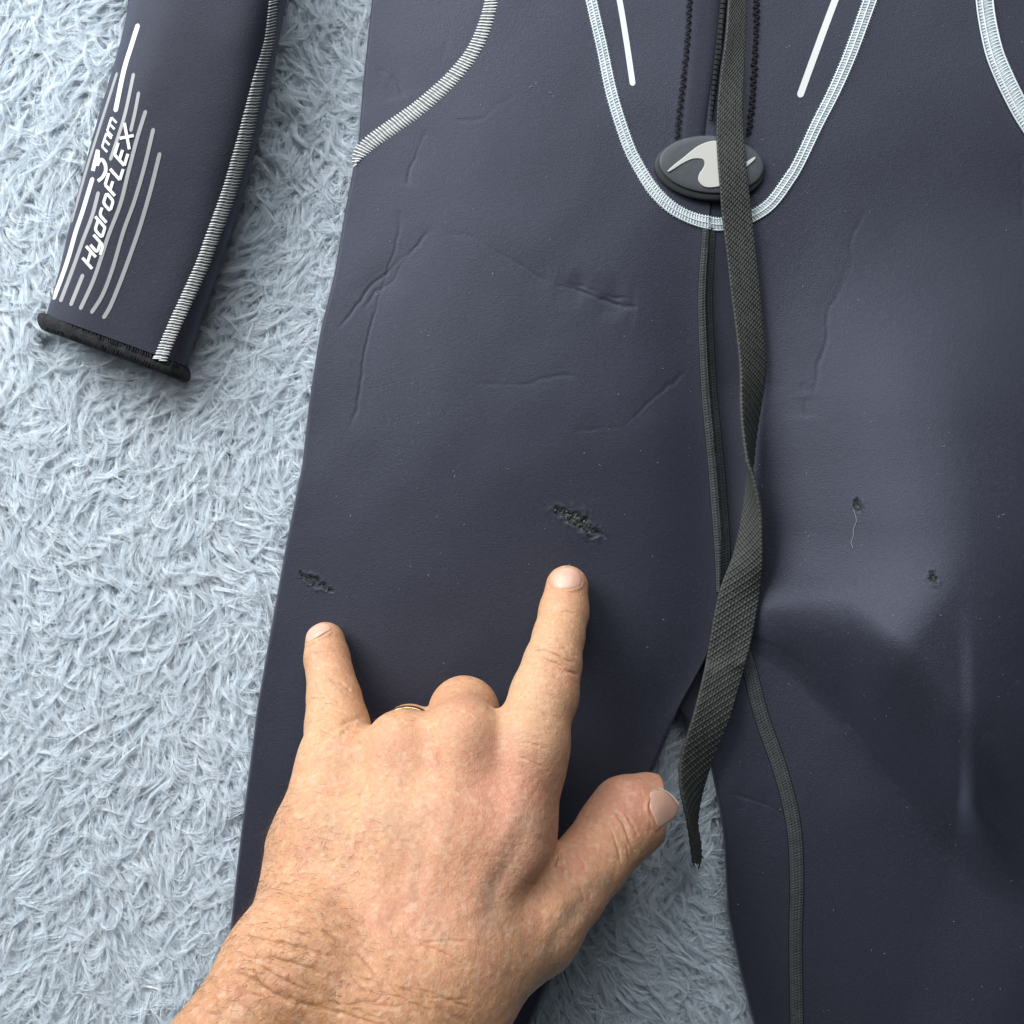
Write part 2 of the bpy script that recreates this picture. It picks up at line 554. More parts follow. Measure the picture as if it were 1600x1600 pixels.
def part(name, verts, faces, mat, parent=None, **kw):
    """a child whose mesh is written in world metres"""
    p = parent or suit
    o = mesh(name, np.asarray(verts, float).reshape(-1, 3) - SUIT_INV, faces, mat, p, **kw)
    return o


def clustered(n, c0=True, c1=True):
    t = np.linspace(0, 1, n)
    e = 0.5 - 0.5 * np.cos(np.pi * t)
    if c0 and c1:
        return 0.55 * t + 0.45 * e
    if c0:
        return 0.6 * t + 0.4 * t * t
    return t


def build_body():
    ys = np.concatenate([np.concatenate([np.arange(-320, -70, 10), np.arange(-70, 1690, 2.6), np.arange(1690, 1880, 10)])])
    ys = np.sort(np.append(ys[np.abs(ys - YC) > 1.0], YC))
    nr = len(ys)
    nl, nrg = 300, 235
    ul = clustered(nl); ur = clustered(nrg, True, False)
    X1 = Lf(ys)[:, None] + (Mlf(ys) - Lf(ys))[:, None] * ul[None, :]
    X2 = Mrf(ys)[:, None] + (1820 - Mrf(ys))[:, None] * ur[None, :]
    X = np.hstack([X1, X2]); Y = np.repeat(ys[:, None], X.shape[1], 1)
    Z = Hsuit(X, Y)
    # two sides agree on the closed part of the middle line
    up = ys <= YC
    zm = np.minimum(Z[:, nl - 1], Z[:, nl])
    Z[up, nl - 1] = zm[up]; Z[up, nl] = zm[up]
    xf, yf = X.ravel(), Y.ravel()
    dz = np.zeros(xf.shape)
    strokes(xf, yf, [(p_, d_ * 0.34, w_ * 0.55) for p_, d_, w_ in CREASES] + [(p_, d_ * 0.30, w_ * 6.0) for p_, d_, w_ in CREASES if d_ > 0.3], dz)
    tear = np.zeros(xf.shape)
    for poly, w, depth in TEARS:
        p = np.array(poly)
        m = (xf > p[:, 0].min() - 40) & (xf < p[:, 0].max() + 40) & (yf > p[:, 1].min() - 40) & (yf < p[:, 1].max() + 40)
        xx = xf[m] + 5 * vnoise(xf[m] / 7, yf[m] / 7, 4.4); yy = yf[m] + 5 * vnoise(xf[m] / 7, yf[m] / 7, 6.6)
        d, a = poly_dist(xx, yy, poly)
        ww = w * (0.45 + 0.75 * np.sin(np.pi * np.clip(a * 0.9 + 0.05, 0, 1))) * (1 + 0.6 * vnoise(xf[m] / 5, yf[m] / 5, 8.8))
        t = 1 - sm((d - ww * 0.55) / (ww * 0.75 + 1e-3))
        tear[m] = np.maximum(tear[m], t)
        dz[m] += -depth * t * (0.65 + 0.5 * vnoise(xf[m] / 4, yf[m] / 4, 1.1)) + 0.35 * np.exp(-((d - ww * 1.35) / (ww * .5)) ** 2)
    zz = Z.ravel() + dz
    nc = X.shape[1]
    V = W(xf, yf, zz)
    f1 = grid_faces(nr, nc)
    # drop the strip of faces bridging the two halves
    col = f1[:, 0] % nc
    f = f1[col != nl - 1]
    # weld the closed part of the middle line
    idx = np.arange(nr * nc)
    rows = np.where(up)[0]
    idx[rows * nc + nl] = rows * nc + nl - 1
    f = idx[f]
    # skirts down into the pile along the free edges
    extra = []
    ef = []
    base = nr * nc

    def skirt(ids, flip):
        nonlocal base
        v = np.stack([xf[ids], yf[ids]], -1)
        lo = W(v[:, 0], v[:, 1], zz[ids] * 0 - 7.0)
        extra.append(lo)
        k = len(ids)
        a = ids[:-1]; b = ids[1:]; c = base + np.arange(1, k); d = base + np.arange(0, k - 1)
        q = np.stack([a, b, c, d], -1)
        ef.append(q[:, ::-1] if flip else q)
        base += k
    allr = np.arange(nr)
    skirt(allr * nc, True)
    dn = np.where(ys >= YC)[0]
    skirt(dn * nc + nl - 1, False)
    skirt(np.concatenate([[dn[0] * nc + nl - 1], dn[1:] * nc + nl]), True)
    skirt(allr * nc + nc - 1, False)
    V = np.vstack([V] + extra)
    f = np.vstack([f] + ef)
    o = part("body", V, f, M_suit)
    attr(o, "tear", np.concatenate([tear, np.zeros(len(V) - len(tear))]))
    return o


body = build_body()


def body_z(x, y, off):
    return Hsuit(x, y) + off


def ribbon(name, pts, width, zf, mat, parent=None, dome=0.8, nc=9, step=4.0, base=-0.6, ridges=0, kind=None):
    """a raised strip along a traced line; width may be (w0, w1, ...) along it"""
    p = np.array([(q[0], q[1]) for q in pts], float)
    wv = np.array([q[2] if len(q) > 2 else width for q in pts], float)
    q_ = np.column_stack([p, wv])
    far = -195 if parent is not None and parent.name.startswith("sleeve") else -315
    if q_[0, 1] <= -50:
        d_ = (q_[0] - q_[1]) / (q_[0, 1] - q_[1, 1]); d_[2] = 0
        q_ = np.vstack([q_[0] + d_ * (far - q_[0, 1]), q_])
    if q_[-1, 1] <= -50:
        d_ = (q_[-1] - q_[-2]) / (q_[-1, 1] - q_[-2, 1]); d_[2] = 0
        q_ = np.vstack([q_, q_[-1] + d_ * (far - q_[-1, 1])])
    c = cr(q_, step)
    t = np.gradient(c[:, :2], axis=0); t /= np.linalg.norm(t, axis=1, keepdims=True)
    nrm = np.stack([-t[:, 1], t[:, 0]], -1)
    u = np.linspace(-1, 1, nc)
    X = c[:, 0:1] + nrm[:, 0:1] * u * c[:, 2:3] / 2; Y = c[:, 1:2] + nrm[:, 1:2] * u * c[:, 2:3] / 2
    prof = np.sqrt(np.clip(1 - np.abs(u) ** 3, 0, 1))
    if ridges:
        prof = prof * (0.72 + 0.28 * np.cos(u * math.pi * ridges))
    Z = zf(X, Y, 0) + base + (dome - base) * prof[None, :]
    o = part(name, W(X, Y, Z), grid_faces(*X.shape)[:, ::-1], mat, parent, kind=kind)
    return o, c, nrm


def bars(name, segs, rad, mat, parent, kind="stuff", flat=1.0):
    """small thread segments: segs (n, k, 3) in world mm; one four-sided tube each"""
    segs = np.asarray(segs, float)
    n, k = segs.shape[:2]
    t = np.gradient(segs, axis=1); t /= np.linalg.norm(t, axis=2, keepdims=True) + 1e-9
    upv = np.array([0, 0, 1.0])
    b = np.cross(t, upv); b /= np.linalg.norm(b, axis=2, keepdims=True) + 1e-9
    nn = np.cross(b, t)
    r = np.broadcast_to(np.asarray(rad, float).reshape(-1, 1, 1) if np.ndim(rad) else np.full((1, 1, 1), rad), (n, k, 1))
    ring = [segs + b * r, segs + nn * r * flat, segs - b * r, segs - nn * r * flat]
    V = np.stack(ring, 2)                                         # n,k,4,3
    fr = grid_faces(k, 4, wrap=True)
    f = (fr[None] + (np.arange(n) * k * 4)[:, None, None]).reshape(-1, 4)
    return part(name, V / 1000, f, mat, parent, kind=kind)


def stitches(c, nrm, zf, pitch, mat, parent, rows=2, slant=0.2, rad=0.17, rise=1.0, overlap=0.12, jit=0.5):
    d = np.concatenate([[0], np.cumsum(np.linalg.norm(np.diff(c[:, :2], axis=0), axis=1))])
    ss = np.arange(1, d[-1], pitch)
    ss = ss + rng.normal(0, pitch * 0.08, len(ss))
    segs = []
    get = lambda s, k, a: np.interp(s, d, a[:, k])
    for r in range(rows):
        s = ss + r * pitch * 0.5
        cx, cy, w = get(s, 0, c), get(s, 1, c), get(s, 2, c)
        nx, ny = get(s, 0, nrm), get(s, 1, nrm)
        u0 = -1 + 2 * r / rows - overlap * (r > 0); u1 = -1 + 2 * (r + 1) / rows + overlap * (r < rows - 1)
        us = np.linspace(u0, u1, 5)
        tx, ty = ny, -nx
        X = cx[:, None] + nx[:, None] * us * w[:, None] / 2 + tx[:, None] * (us - (u0 + u1) / 2) * slant * w[:, None] + rng.normal(0, jit * 0.3, (len(s), 1))
        Y = cy[:, None] + ny[:, None] * us * w[:, None] / 2 + ty[:, None] * (us - (u0 + u1) / 2) * slant * w[:, None]
        prof = np.sqrt(np.clip(1 - np.abs(np.clip(us, -1, 1)) ** 4, 0, 1))
        q = np.linspace(-1, 1, 5)
        Z = zf(X, Y, 0) - 0.25 + (rise * 0.7 + 0.15) * prof[None, :] + 0.15 * (1 - q ** 2)[None, :]
        segs.append(W(X, Y, Z) * 1000)
    bars("stitching", np.vstack(segs), rad, mat, parent, flat=0.55)


# pale flatlock seams on the body
U_SEAM = [(912, -60, 19), (924, 0, 20), (941, 75, 20), (957, 150, 21), (981, 225, 21), (999, 262, 21), (1022, 298, 22), (1050, 325, 22), (1080, 341, 22),
          (1105, 348, 24), (1125, 351, 24), (1152, 347, 22), (1180, 336, 22), (1206, 317, 22), (1232, 282, 22), (1249, 254, 21), (1277, 195, 22), (1304, 142, 23),
          (1330, 82, 24), (1360, 0, 25), (1382, -60, 25)]
o, c, nr_ = ribbon("seam", U_SEAM, 22, body_z, M_tape_light, dome=0.6)
o["label"] = "pale curved seam under the badge"
stitches(c, nr_, body_z, 4.6, M_thread2, o, rows=2, slant=0.10, rad=0.26, rise=0.95)
for off_ in (-0.72, 0.0, 0.72):     # long cover threads
    ln_ = c[:, :2] + nr_ * (off_ * c[:, 2:3] / 2)
    zz_ = body_z(ln_[:, 0], ln_[:, 1], 0.72 if off_ == 0 else 0.55)
    bars("cover_thread", (W(ln_[:, 0], ln_[:, 1], zz_) * 1000)[None], 0.33, M_thread2, o, kind=None)
ARM_L = [(775, -60, 20), (768, 0, 22), (755, 47, 23), (737, 84, 23), (712, 116, 24), (686, 142, 25), (652, 171, 26), (615, 197, 26), (580, 222, 25), (564, 238, 22), (557, 249, 14), (554, 260, 4)]
o, c, nr_ = ribbon("seam", ARM_L, 22, body_z, M_tape_dark, dome=0.3)
stitches(c, nr_, body_z, 5.0, M_thread, o, rows=2, slant=0.14, rad=0.34, rise=0.55)
ARM_R = [(1535, -60, 29), (1539, 0, 29), (1544, 37, 29), (1554, 81, 30), (1569, 119, 31), (1587, 156, 31), (1602, 183, 31), (1630, 225, 30), (1680, 290, 30)]
o, c, nr_ = ribbon("seam", ARM_R, 30, body_z, M_tape_light, dome=0.65)
stitches(c, nr_, body_z, 5.0, M_thread2, o, rows=2, slant=0.06, rad=0.30, rise=0.9)
for off_ in (-0.85, 0.3, 0.9):
    ln_ = c[:, :2] + nr_ * (off_ * c[:, 2:3] / 2)
    bars("cover_thread", (W(ln_[:, 0], ln_[:, 1], body_z(ln_[:, 0], ln_[:, 1], 0.7)) * 1000)[None], 0.40, M_thread2, o, kind=None)

# dark centre seam and inner leg seam
CEN = [(1108, 356, 20), (1102, 456, 22), (1104, 539, 23), (1109, 623, 24), (1119, 728, 25), (1127, 833, 25), (1129, 880, 23), (1128, 925, 18)]
for nm, path, w in (("centre_seam", CEN, 20), ("leg_seam", [(1150, 985, 20), (1168, 1035, 21), (1190, 1119, 22), (1220, 1206, 22), (1240, 1290, 22), (1245, 1381, 21), (1243, 1469, 20), (1245, 1600, 20), (1247, 1680, 20)], 18)):
    o, c, nr_ = ribbon(nm, path, w, body_z, M_grey_thread, dome=0.95, base=0.15, nc=25, ridges=4, step=3)
    stitches(c, nr_, body_z, 4.2, M_grey_thread, o, rows=3, slant=0.05, rad=0.2, rise=1.25)
    for sgn in (-1, 1):
        ln_ = c[:, :2] + nr_ * (sgn * c[:, 2:3] / 2 * 1.02)
        bars("cover_thread", (W(ln_[:, 0], ln_[:, 1], body_z(ln_[:, 0], ln_[:, 1], 0.1)) * 1000)[None], 0.28, M_black_thread, o, kind=None)

# white printed lines on the back panel
def stroke_mesh(polys, zf, lift=0.12, cap=True):
    """flat rounded strokes as one welded sheet list: [(pts, width)]"""
    V, F = [], []
    base = 0
    for pts, w in polys:
        c = cr(np.array(pts, float)[:, :2], 2.5)
        t = np.gradient(c, axis=0); t /= np.linalg.norm(t, axis=1, keepdims=True) + 1e-9
        n = np.stack([-t[:, 1], t[:, 0]], -1)
        ww = np.full(len(c), w / 2)
        if cap:
            d = np.concatenate([[0], np.cumsum(np.linalg.norm(np.diff(c, axis=0), axis=1))])
            e = np.minimum(d, d[-1] - d)
            ww = w / 2 * np.sqrt(np.clip(1 - (1 - np.clip(e / (w / 2), 0, 1)) ** 2, 0.08, 1))
        u = np.array([-1, -0.5, 0, 0.5, 1])
        X = c[:, 0:1] + n[:, 0:1] * u * ww[:, None]; Y = c[:, 1:2] + n[:, 1:2] * u * ww[:, None]
        Z = zf(X, Y, lift)
        V.append(W(X, Y, Z).reshape(-1, 3)); F.append(grid_faces(*X.shape, off=base)[:, ::-1]); base += X.size
        lift += 0.012
    return np.vstack(V), np.vstack(F)


for pts, w in (([(900, -300), (955, -60), (968, 0), (979, 66), (989, 134)], 9.0), ([(1430, -300), (1330, -60), (1305, 0), (1277, 75), (1249, 152)], 10.5)):
    v, f = stroke_mesh([(pts, w)], body_z, 0.18)
    part("print_line", v, f, M_print_white)

# zipper: flap, opening, stitch rows
def flap_z(x, y, off):
    return Hsuit(x, y) + off


o, c, nr_ = ribbon("zip_flap", [(1106, -60, 52), (1103, 0, 50), (1096, 90, 46), (1088, 160, 42), (1082, 220, 40)], 46, body_z, M_suit2, dome=1.1, nc=15)
zp, zc, zn = ribbon("zipper", [(1136, -60, 14), (1131, 0, 14), (1124, 70, 13), (1119, 110, 12), (1115, 150, 9), (1112, 188, 3)], 10, body_z, M_zip, dome=1.25, nc=9)
teeth = []
for q in range(0, len(zc), 2):
    a = zc[q, :2] - zn[q] * 5.5; b = zc[q, :2] + zn[q] * 5.5
    xs_ = np.linspace(a[0], b[0], 4); ys_ = np.linspace(a[1], b[1], 4)
    teeth.append(W(xs_, ys_, body_z(xs_, ys_, 1.2) + np.array([0, .25, .25, 0])) * 1000)
bars("zip_teeth", np.array(teeth), 0.20, M_zip, zp)


def zigzag(path, amp, pitch, rad, parent):
    c = cr(np.array(path, float), pitch)
    t = np.gradient(c, axis=0); t /= np.linalg.norm(t, axis=1, keepdims=True)
    n = np.stack([-t[:, 1], t[:, 0]], -1)
    segs = []
    for i in range(len(c) - 1):
        a = c[i] + n[i] * amp * (1 if i % 2 else -1) * rng.uniform(.6, 1.1); b = c[i + 1] + n[i + 1] * amp * (-1 if i % 2 else 1) * rng.uniform(.6, 1.1)
        xs_ = np.linspace(a[0], b[0], 4); ys_ = np.linspace(a[1], b[1], 4)
        segs.append(W(xs_, ys_, body_z(xs_, ys_, 0.55) + np.array([0, .4, .4, 0])) * 1000)
    bars("stitching", np.array(segs), 0.42, M_black_thread, parent)


zigzag([(1110, -315), (1085, -60), (1078, 0), (1074, 60), (1068, 120), (1062, 170), (1058, 215)], 4.0, 5.5, 0.3, o)
zigzag([(1206, -315), (1188, -60), (1183, 0), (1180, 80), (1176, 150), (1170, 210)], 5.0, 5.0, 0.3, o)

# ---- badge with its emblem
def plate(name, cx, cy, rx, ry, rot, z0, z1, mat, parent=None, bev=0.6, dome=0.0, n=72):
    th = np.linspace(0, 2 * np.pi, n, endpoint=False)
    rings = []
    spec = [(1.0, z0), (1.0, z1 - bev), (0.985, z1 - bev * .35), (0.955, z1)] + [(k, z1 + dome * (1 - k * k)) for k in (0.8, 0.6, 0.4, 0.2, 0.02)]
    for k, z in spec:
        ex = rx * k * np.cos(th); ey = ry * k * np.sin(th)
        x = cx + ex * math.cos(rot) - ey * math.sin(rot); y = cy + ex * math.sin(rot) + ey * math.cos(rot)
        rings.append(W(x, y, z + 0 * x))
    V = np.vstack(rings)
    f = grid_faces(len(spec), n, wrap=True)
    return part(name, V, f, mat, parent)


zb = float(Hsuit(1110.0, 262.0))
badge = plate("badge", 1109, 263, 87, 50, math.radians(4), zb - 4, zb + 2.2, M_rim, bev=0.9)
face = plate("badge_face", 1112, 257, 82, 45, math.radians(4), zb, zb + 3.1, M_badge, badge, bev=0.5, dome=0.35)


def extrude_poly(name, outline, z0, z1, mat, parent, inset=1.2):
    p = cr(outline + outline[:1], 2.5)[:-1]
    cen = p.mean(0)
    t = np.roll(p, -1, 0) - np.roll(p, 1, 0)
    t /= np.linalg.norm(t, axis=1, keepdims=True) + 1e-9
    n = np.stack([-t[:, 1], t[:, 0]], -1)
    area2 = np.sum(p[:, 0] * np.roll(p[:, 1], -1) - p[:, 1] * np.roll(p[:, 0], -1))
    if area2 < 0:
        n = -n
    q = p + n * inset
    k = len(p)
    V = np.vstack([W(p[:, 0], p[:, 1], z0 + 0 * p[:, 0]), W(p[:, 0], p[:, 1], z1 - .25 + 0 * p[:, 0]), W(q[:, 0], q[:, 1], z1 + 0 * p[:, 0])])
    F = []
    for r in range(2):
        for i in range(k):
            j = (i + 1) % k
            F.append((r * k + i, r * k + j, (r + 1) * k + j, (r + 1) * k + i))
    F.append(tuple(2 * k + i for i in range(k)))
    o = part(name, V, F, mat, parent, smooth=False)
    return o


extrude_poly("emblem", [(1043, 267), (1055, 256), (1068, 246), (1080, 236), (1091, 228), (1105, 222), (1118, 220), (1130, 224), (1133, 234), (1131, 244), (1135, 254),
                        (1146, 260), (1156, 259), (1166, 253), (1180, 245), (1179, 250), (1167, 261), (1150, 277), (1136, 287), (1121, 292), (1105, 293), (1096, 289), (1091, 281), (1093, 271),
                        (1098, 264), (1101, 256), (1099, 250), (1092, 248), (1081, 249), (1066, 256), (1052, 265), (1044, 269)], zb + 2.6, zb + 3.75, M_emblem, badge, 0.8)

# ---- pull strap: woven webbing with a half twist
EDGE = [  # y, left x, right x
    (-315, 1168, 1198), (-60, 1146, 1172), (0, 1138, 1166), (60, 1134, 1164), (100, 1128, 1163), (160, 1121, 1160), (220, 1119, 1162), (280, 1124, 1168), (340, 1128, 1175), (390, 1135, 1180), (456, 1142, 1187), (540, 1153, 1195),
    (581, 1157, 1197), (623, 1157, 1190), (664, 1159, 1183), (707, 1165, 1177), (735, 1170, 1175), (765, 1167, 1182), (800, 1161, 1190), (833, 1155, 1191), (875, 1144, 1192),
    (916, 1125, 1189), (958, 1116, 1182), (1000, 1109, 1174), (1050, 1100, 1161), (1100, 1088, 1146), (1125, 1081, 1139), (1150, 1073, 1128), (1175, 1065, 1117), (1200, 1061, 1109),
    (1225, 1062, 1100), (1250, 1066, 1094), (1275, 1074, 1089), (1292, 1077, 1086), (1302, 1079, 1090), (1315, 1079, 1095), (1330, 1081, 1095), (1350, 1086, 1091)]


def build_strap():
    e = np.array(EDGE, float)
    yy = np.arange(-315, 1350.1, 1.3)
    ker = np.exp(-0.5 * (np.arange(-24, 25) / 8.0) ** 2); ker /= ker.sum()
    smo = lambda v: np.convolve(np.pad(v, 24, mode='edge'), ker, 'valid')
    xl = smo(np.interp(yy, e[:, 0], e[:, 1])); xr = smo(np.interp(yy, e[:, 0], e[:, 2]))
    Wd = np.interp(yy, [-60, 60, 300, 560, 800, 900, 1000, 1350], [28, 32, 46, 47, 54, 60, 62, 56])
    w = xr - xl
    sgn_ = np.where(yy < 735, 1.0, -1.0)
    ws = smo(w * sgn_)
    lift = np.sqrt(np.clip(Wd ** 2 - (np.abs(ws) * 0.98) ** 2, 0, None)) * S / 2      # mm, half height of the tilted section
    k2 = np.exp(-0.5 * (np.arange(-75, 76) / 14.0) ** 2); k2 /= k2.sum()
    lift = np.convolve(np.pad(lift, 75, mode='edge'), k2, 'valid')
    cx = (xl + xr) / 2
    sx = np.clip(cx, 900, 1500)
    surf = np.max([Hsuit(sx + q * np.maximum(w, 16) / 2, yy) for q in (-1, -.5, 0, .5, 1)], axis=0)
    s9 = float(np.interp(930, yy, surf))
    g = np.interp(yy, [930, 1000, 1060, 1120, 1200, 1260, 1350], [s9, s9 * 0.93, s9 * 0.78, 13.5, 10, 9, 5])
    surf = np.where(yy < 930, surf, g)
    k2 = np.exp(-0.5 * (np.arange(-75, 76) / 25.0) ** 2); k2 /= k2.sum()
    surf = np.convolve(np.pad(surf, 75, mode='edge'), k2, 'valid') + 0.8
    zc = surf + 1.9 + lift * 0.9 + 0.6 * np.sin(yy / 90)
    twist = np.where(yy < 735, 1.0, -1.0)
    side = np.where(yy < 735, 1.0, -1.0)          # which edge is up; the faces swap at the twist
    side = np.where(yy > 1130, -1.0, side)
    k3 = np.exp(-0.5 * (np.arange(-75, 76) / 4.0) ** 2); k3 /= k3.sum()
    blend = np.interp(yy, [-60, 60, 200, 400, 560], [1, .8, .3, .3, 1])
    tilt = lift * np.where(yy < 560, blend, 1)
    u = np.linspace(-1, 1, 85)
    nr_, nc_ = len(yy), len(u)
    X = cx[:, None] + (ws / 2)[:, None] * u
    # cross section slightly domed; right edge lifts before the twist, left edge after it
    zdir = np.where(yy < 735, 1.0, -1.0)
    Z = zc[:, None] + (tilt * np.convolve(np.pad(np.where(yy < 1040, -1.0, 1.0), 75, mode='edge'), k3, 'valid'))[:, None] * u
    Y = np.repeat(yy[:, None], nc_, 1)
    # warp slopes along the twist
    d = np.concatenate([[0], np.cumsum(np.hypot(np.diff(cx), np.diff(yy)))])
    pit = 6.6
    cols_ = (u[None, :] + 1) * 7.0
    rows = d[:, None] / pit + 0.5 * np.floor(cols_) + 0.35 * u * np.sign(735 - yy)[:, None] * (w / Wd)[:, None]
    cols = (u[None, :] + 1) * 7.0
    par = (np.floor(rows) + np.floor(cols)) % 2
    weave = np.abs(np.sin(np.pi * rows)) ** 0.7 * (0.55 + 0.45 * np.abs(np.sin(np.pi * cols)) ** 0.8) * (0.7 + 0.3 * par)
    ed = np.clip((1 - np.abs(u)) * 9, 0, 1)
    hgt = 0.85 * weave * (0.5 + 0.5 * ed)[None, :]
    P = W(X, Y, Z) * 1000
    du = np.gradient(P, axis=1); dv = np.gradient(P, axis=0)
    nrm = np.cross(dv, du); nrm /= np.linalg.norm(nrm, axis=2, keepdims=True) + 1e-9
    nrm *= np.sign(nrm[..., 2:3] + 1e-6) if False else 1
    thick = 0.75
    top = P + nrm * (hgt[..., None] + thick / 2)
    bot = P - nrm * (hgt[..., None] + thick / 2)
    V = np.vstack([top.reshape(-1, 3), bot.reshape(-1, 3)])
    n0 = nr_ * nc_
    f = grid_faces(nr_, nc_)
    fs = [f, f[:, ::-1] + n0]
    a = np.arange(nr_ - 1)
    for c0, fl in ((0, False), (nc_ - 1, True)):
        i = a * nc_ + c0; j = i + nc_
        q = np.stack([i, i + n0, j + n0, j], -1)
        fs.append(q[:, ::-1] if fl else q)
    b = np.arange(nc_ - 1)
    for r0, fl in ((0, True), (nr_ - 1, False)):
        i = r0 * nc_ + b
        q = np.stack([i, i + n0, i + n0 + 1, i + 1], -1)
        fs.append(q[:, ::-1] if fl else q)
    o = part("pull_strap", V / 1000, np.vstack(fs), M_strap)
    # frayed end
    segs = []
    for i in range(16):
        x0 = rng.uniform(1083, 1095); y0 = rng.uniform(1322, 1349)
        x = x0 + np.array([0, 2, 4, 6]) * rng.uniform(-.6, 1.3); y = y0 + np.array([0, 3, 6, 9]) * rng.uniform(.4, 1.1)
        segs.append(W(x, y, np.full(4, 6.0) + rng.uniform(-1, 4)) * 1000)
    bars("frayed_threads", np.array(segs), 0.2, M_black_thread, o)


build_strap()

# ---- tears: foam crumbs and frayed threads
def build_tears():
    segs, crumbs = [], []
    for ti, (poly, w, depth) in enumerate(TEARS):
        c = cr(np.array(poly, float), 1.0)
        n = [120, 60, 24, 30][ti]
        for i in range(n):
            q = c[rng.integers(len(c))] + rng.normal(0, w * 0.75, 2)
            a = rng.uniform(0, 6.28); l = rng.uniform(2, 6.5)
            t = np.linspace(0, 1, 4)
            a2 = a + t * rng.normal(0, 1.2)
            x = q[0] + np.cos(a2) * l * t; y = q[1] + np.sin(a2) * l * t
            z = body_z(x, y, -0.3) + 0.9 * np.sin(t * 2.6) * rng.uniform(0.2, 1)
            segs.append(W(x, y, z) * 1000)
        if ti == 0:
            for i in range(46):
                q = c[int(np.clip(rng.normal(0.45, 0.2), 0, .98) * len(c))] + rng.normal(0, w * 0.42, 2)
                crumbs.append((q[0], q[1], rng.uniform(0.22, 0.75)))
        elif ti < 3:
            for i in range(5):
                q = c[rng.integers(len(c))] + rng.normal(0, w * 0.4, 2)
                crumbs.append((q[0], q[1], rng.uniform(0.15, 0.3)))
    bars("frayed_threads", np.array(segs), 0.09, M_grey_thread, body)
    base_v = np.array([(1, 0, 0), (-1, 0, 0), (0, 1, 0), (0, -1, 0), (0, 0, 1), (0, 0, -1), (.6, .6, .6), (-.6, .6, .5), (.6, -.6, .5), (-.6, -.6, .6)])
    tri = [(0, 6, 4), (6, 2, 4), (2, 7, 4), (7, 1, 4), (1, 9, 4), (9, 3, 4), (3, 8, 4), (8, 0, 4), (0, 2, 6), (2, 1, 7), (1, 3, 9), (3, 0, 8), (0, 5, 2), (2, 5, 1), (1, 5, 3), (3, 5, 0)]
    V, F = [], []
    for x, y, r in crumbs:
        b = len(V) * len(base_v)
        p = W(x, y, float(body_z(np.array(x), np.array(y), -0.5))) * 1000
        V.append(p + base_v * r * rng.uniform(.5, 1.3, base_v.shape))
        F += [tuple(i + b for i in t) for t in tri]
    part("torn_foam", np.vstack(V) / 1000, F, M_crumb, body, kind="stuff", smooth=False)


build_tears()

# ---- sleeve
SLH = 24.0


def sl_u(x, y):
    return (x - SL_L(y)) / (SL_R(y) - SL_L(y))


def sl_prof(u, y=400.0):
    SLH = 35 - 14.5 * sm((np.asarray(y, float) + 60) / 640)
    a = np.abs(2 * np.clip(u, 0, 1) - 1)
    return 1.5 + (SLH - 1.5) * np.clip(1 - a ** 4.6, 0, 1) ** (1 / 2.4)


def sl_z(x, y, off):
    x = np.asarray(x, float); y = np.asarray(y, float)
    u = sl_u(x, y)
    return sl_prof(u, y) + off + 0.35 * vnoise(x / 60, y / 60, 12.3)


def sl_end(u):
    return 492 + 80 * u


def build_sleeve():
    nv, nu = 300, 110
    th = np.linspace(0, np.pi, nu)
    u = 0.5 - 0.5 * np.cos(th)
    v = np.linspace(0, 1, nv)
    Y = -200 + v[:, None] * (sl_end(u) + 200)[None, :]
    X = SL_L(Y) + (SL_R(Y) - SL_L(Y)) * u[None, :]
    Zt = sl_z(X, Y, 0)
    top = W(X, Y, Zt)
    Zb = np.full_like(Zt, -1.5); Zb[:, 0] = 0; Zb[:, -1] = 0
    Xb = SL_L(Y) + (SL_R(Y) - SL_L(Y)) * (0.04 + 0.92 * u)[None, :]
    bot = W(Xb, Y, Zb)
    n0 = nv * nu
    V = np.vstack([top.reshape(-1, 3), bot.reshape(-1, 3)])
    f = grid_faces(nv, nu)
    a = np.arange(nv - 1)
    i = a * nu; j = i + nu
    l = np.stack([i, i + n0, j + n0, j], -1)
    i = a * nu + nu - 1; j = i + nu
    r = np.stack([i, j, j + n0, i + n0], -1)
    return part("sleeve", V, np.vstack([f, f[:, ::-1] + n0, l, r]), M_suit2)


sleeve = build_sleeve()


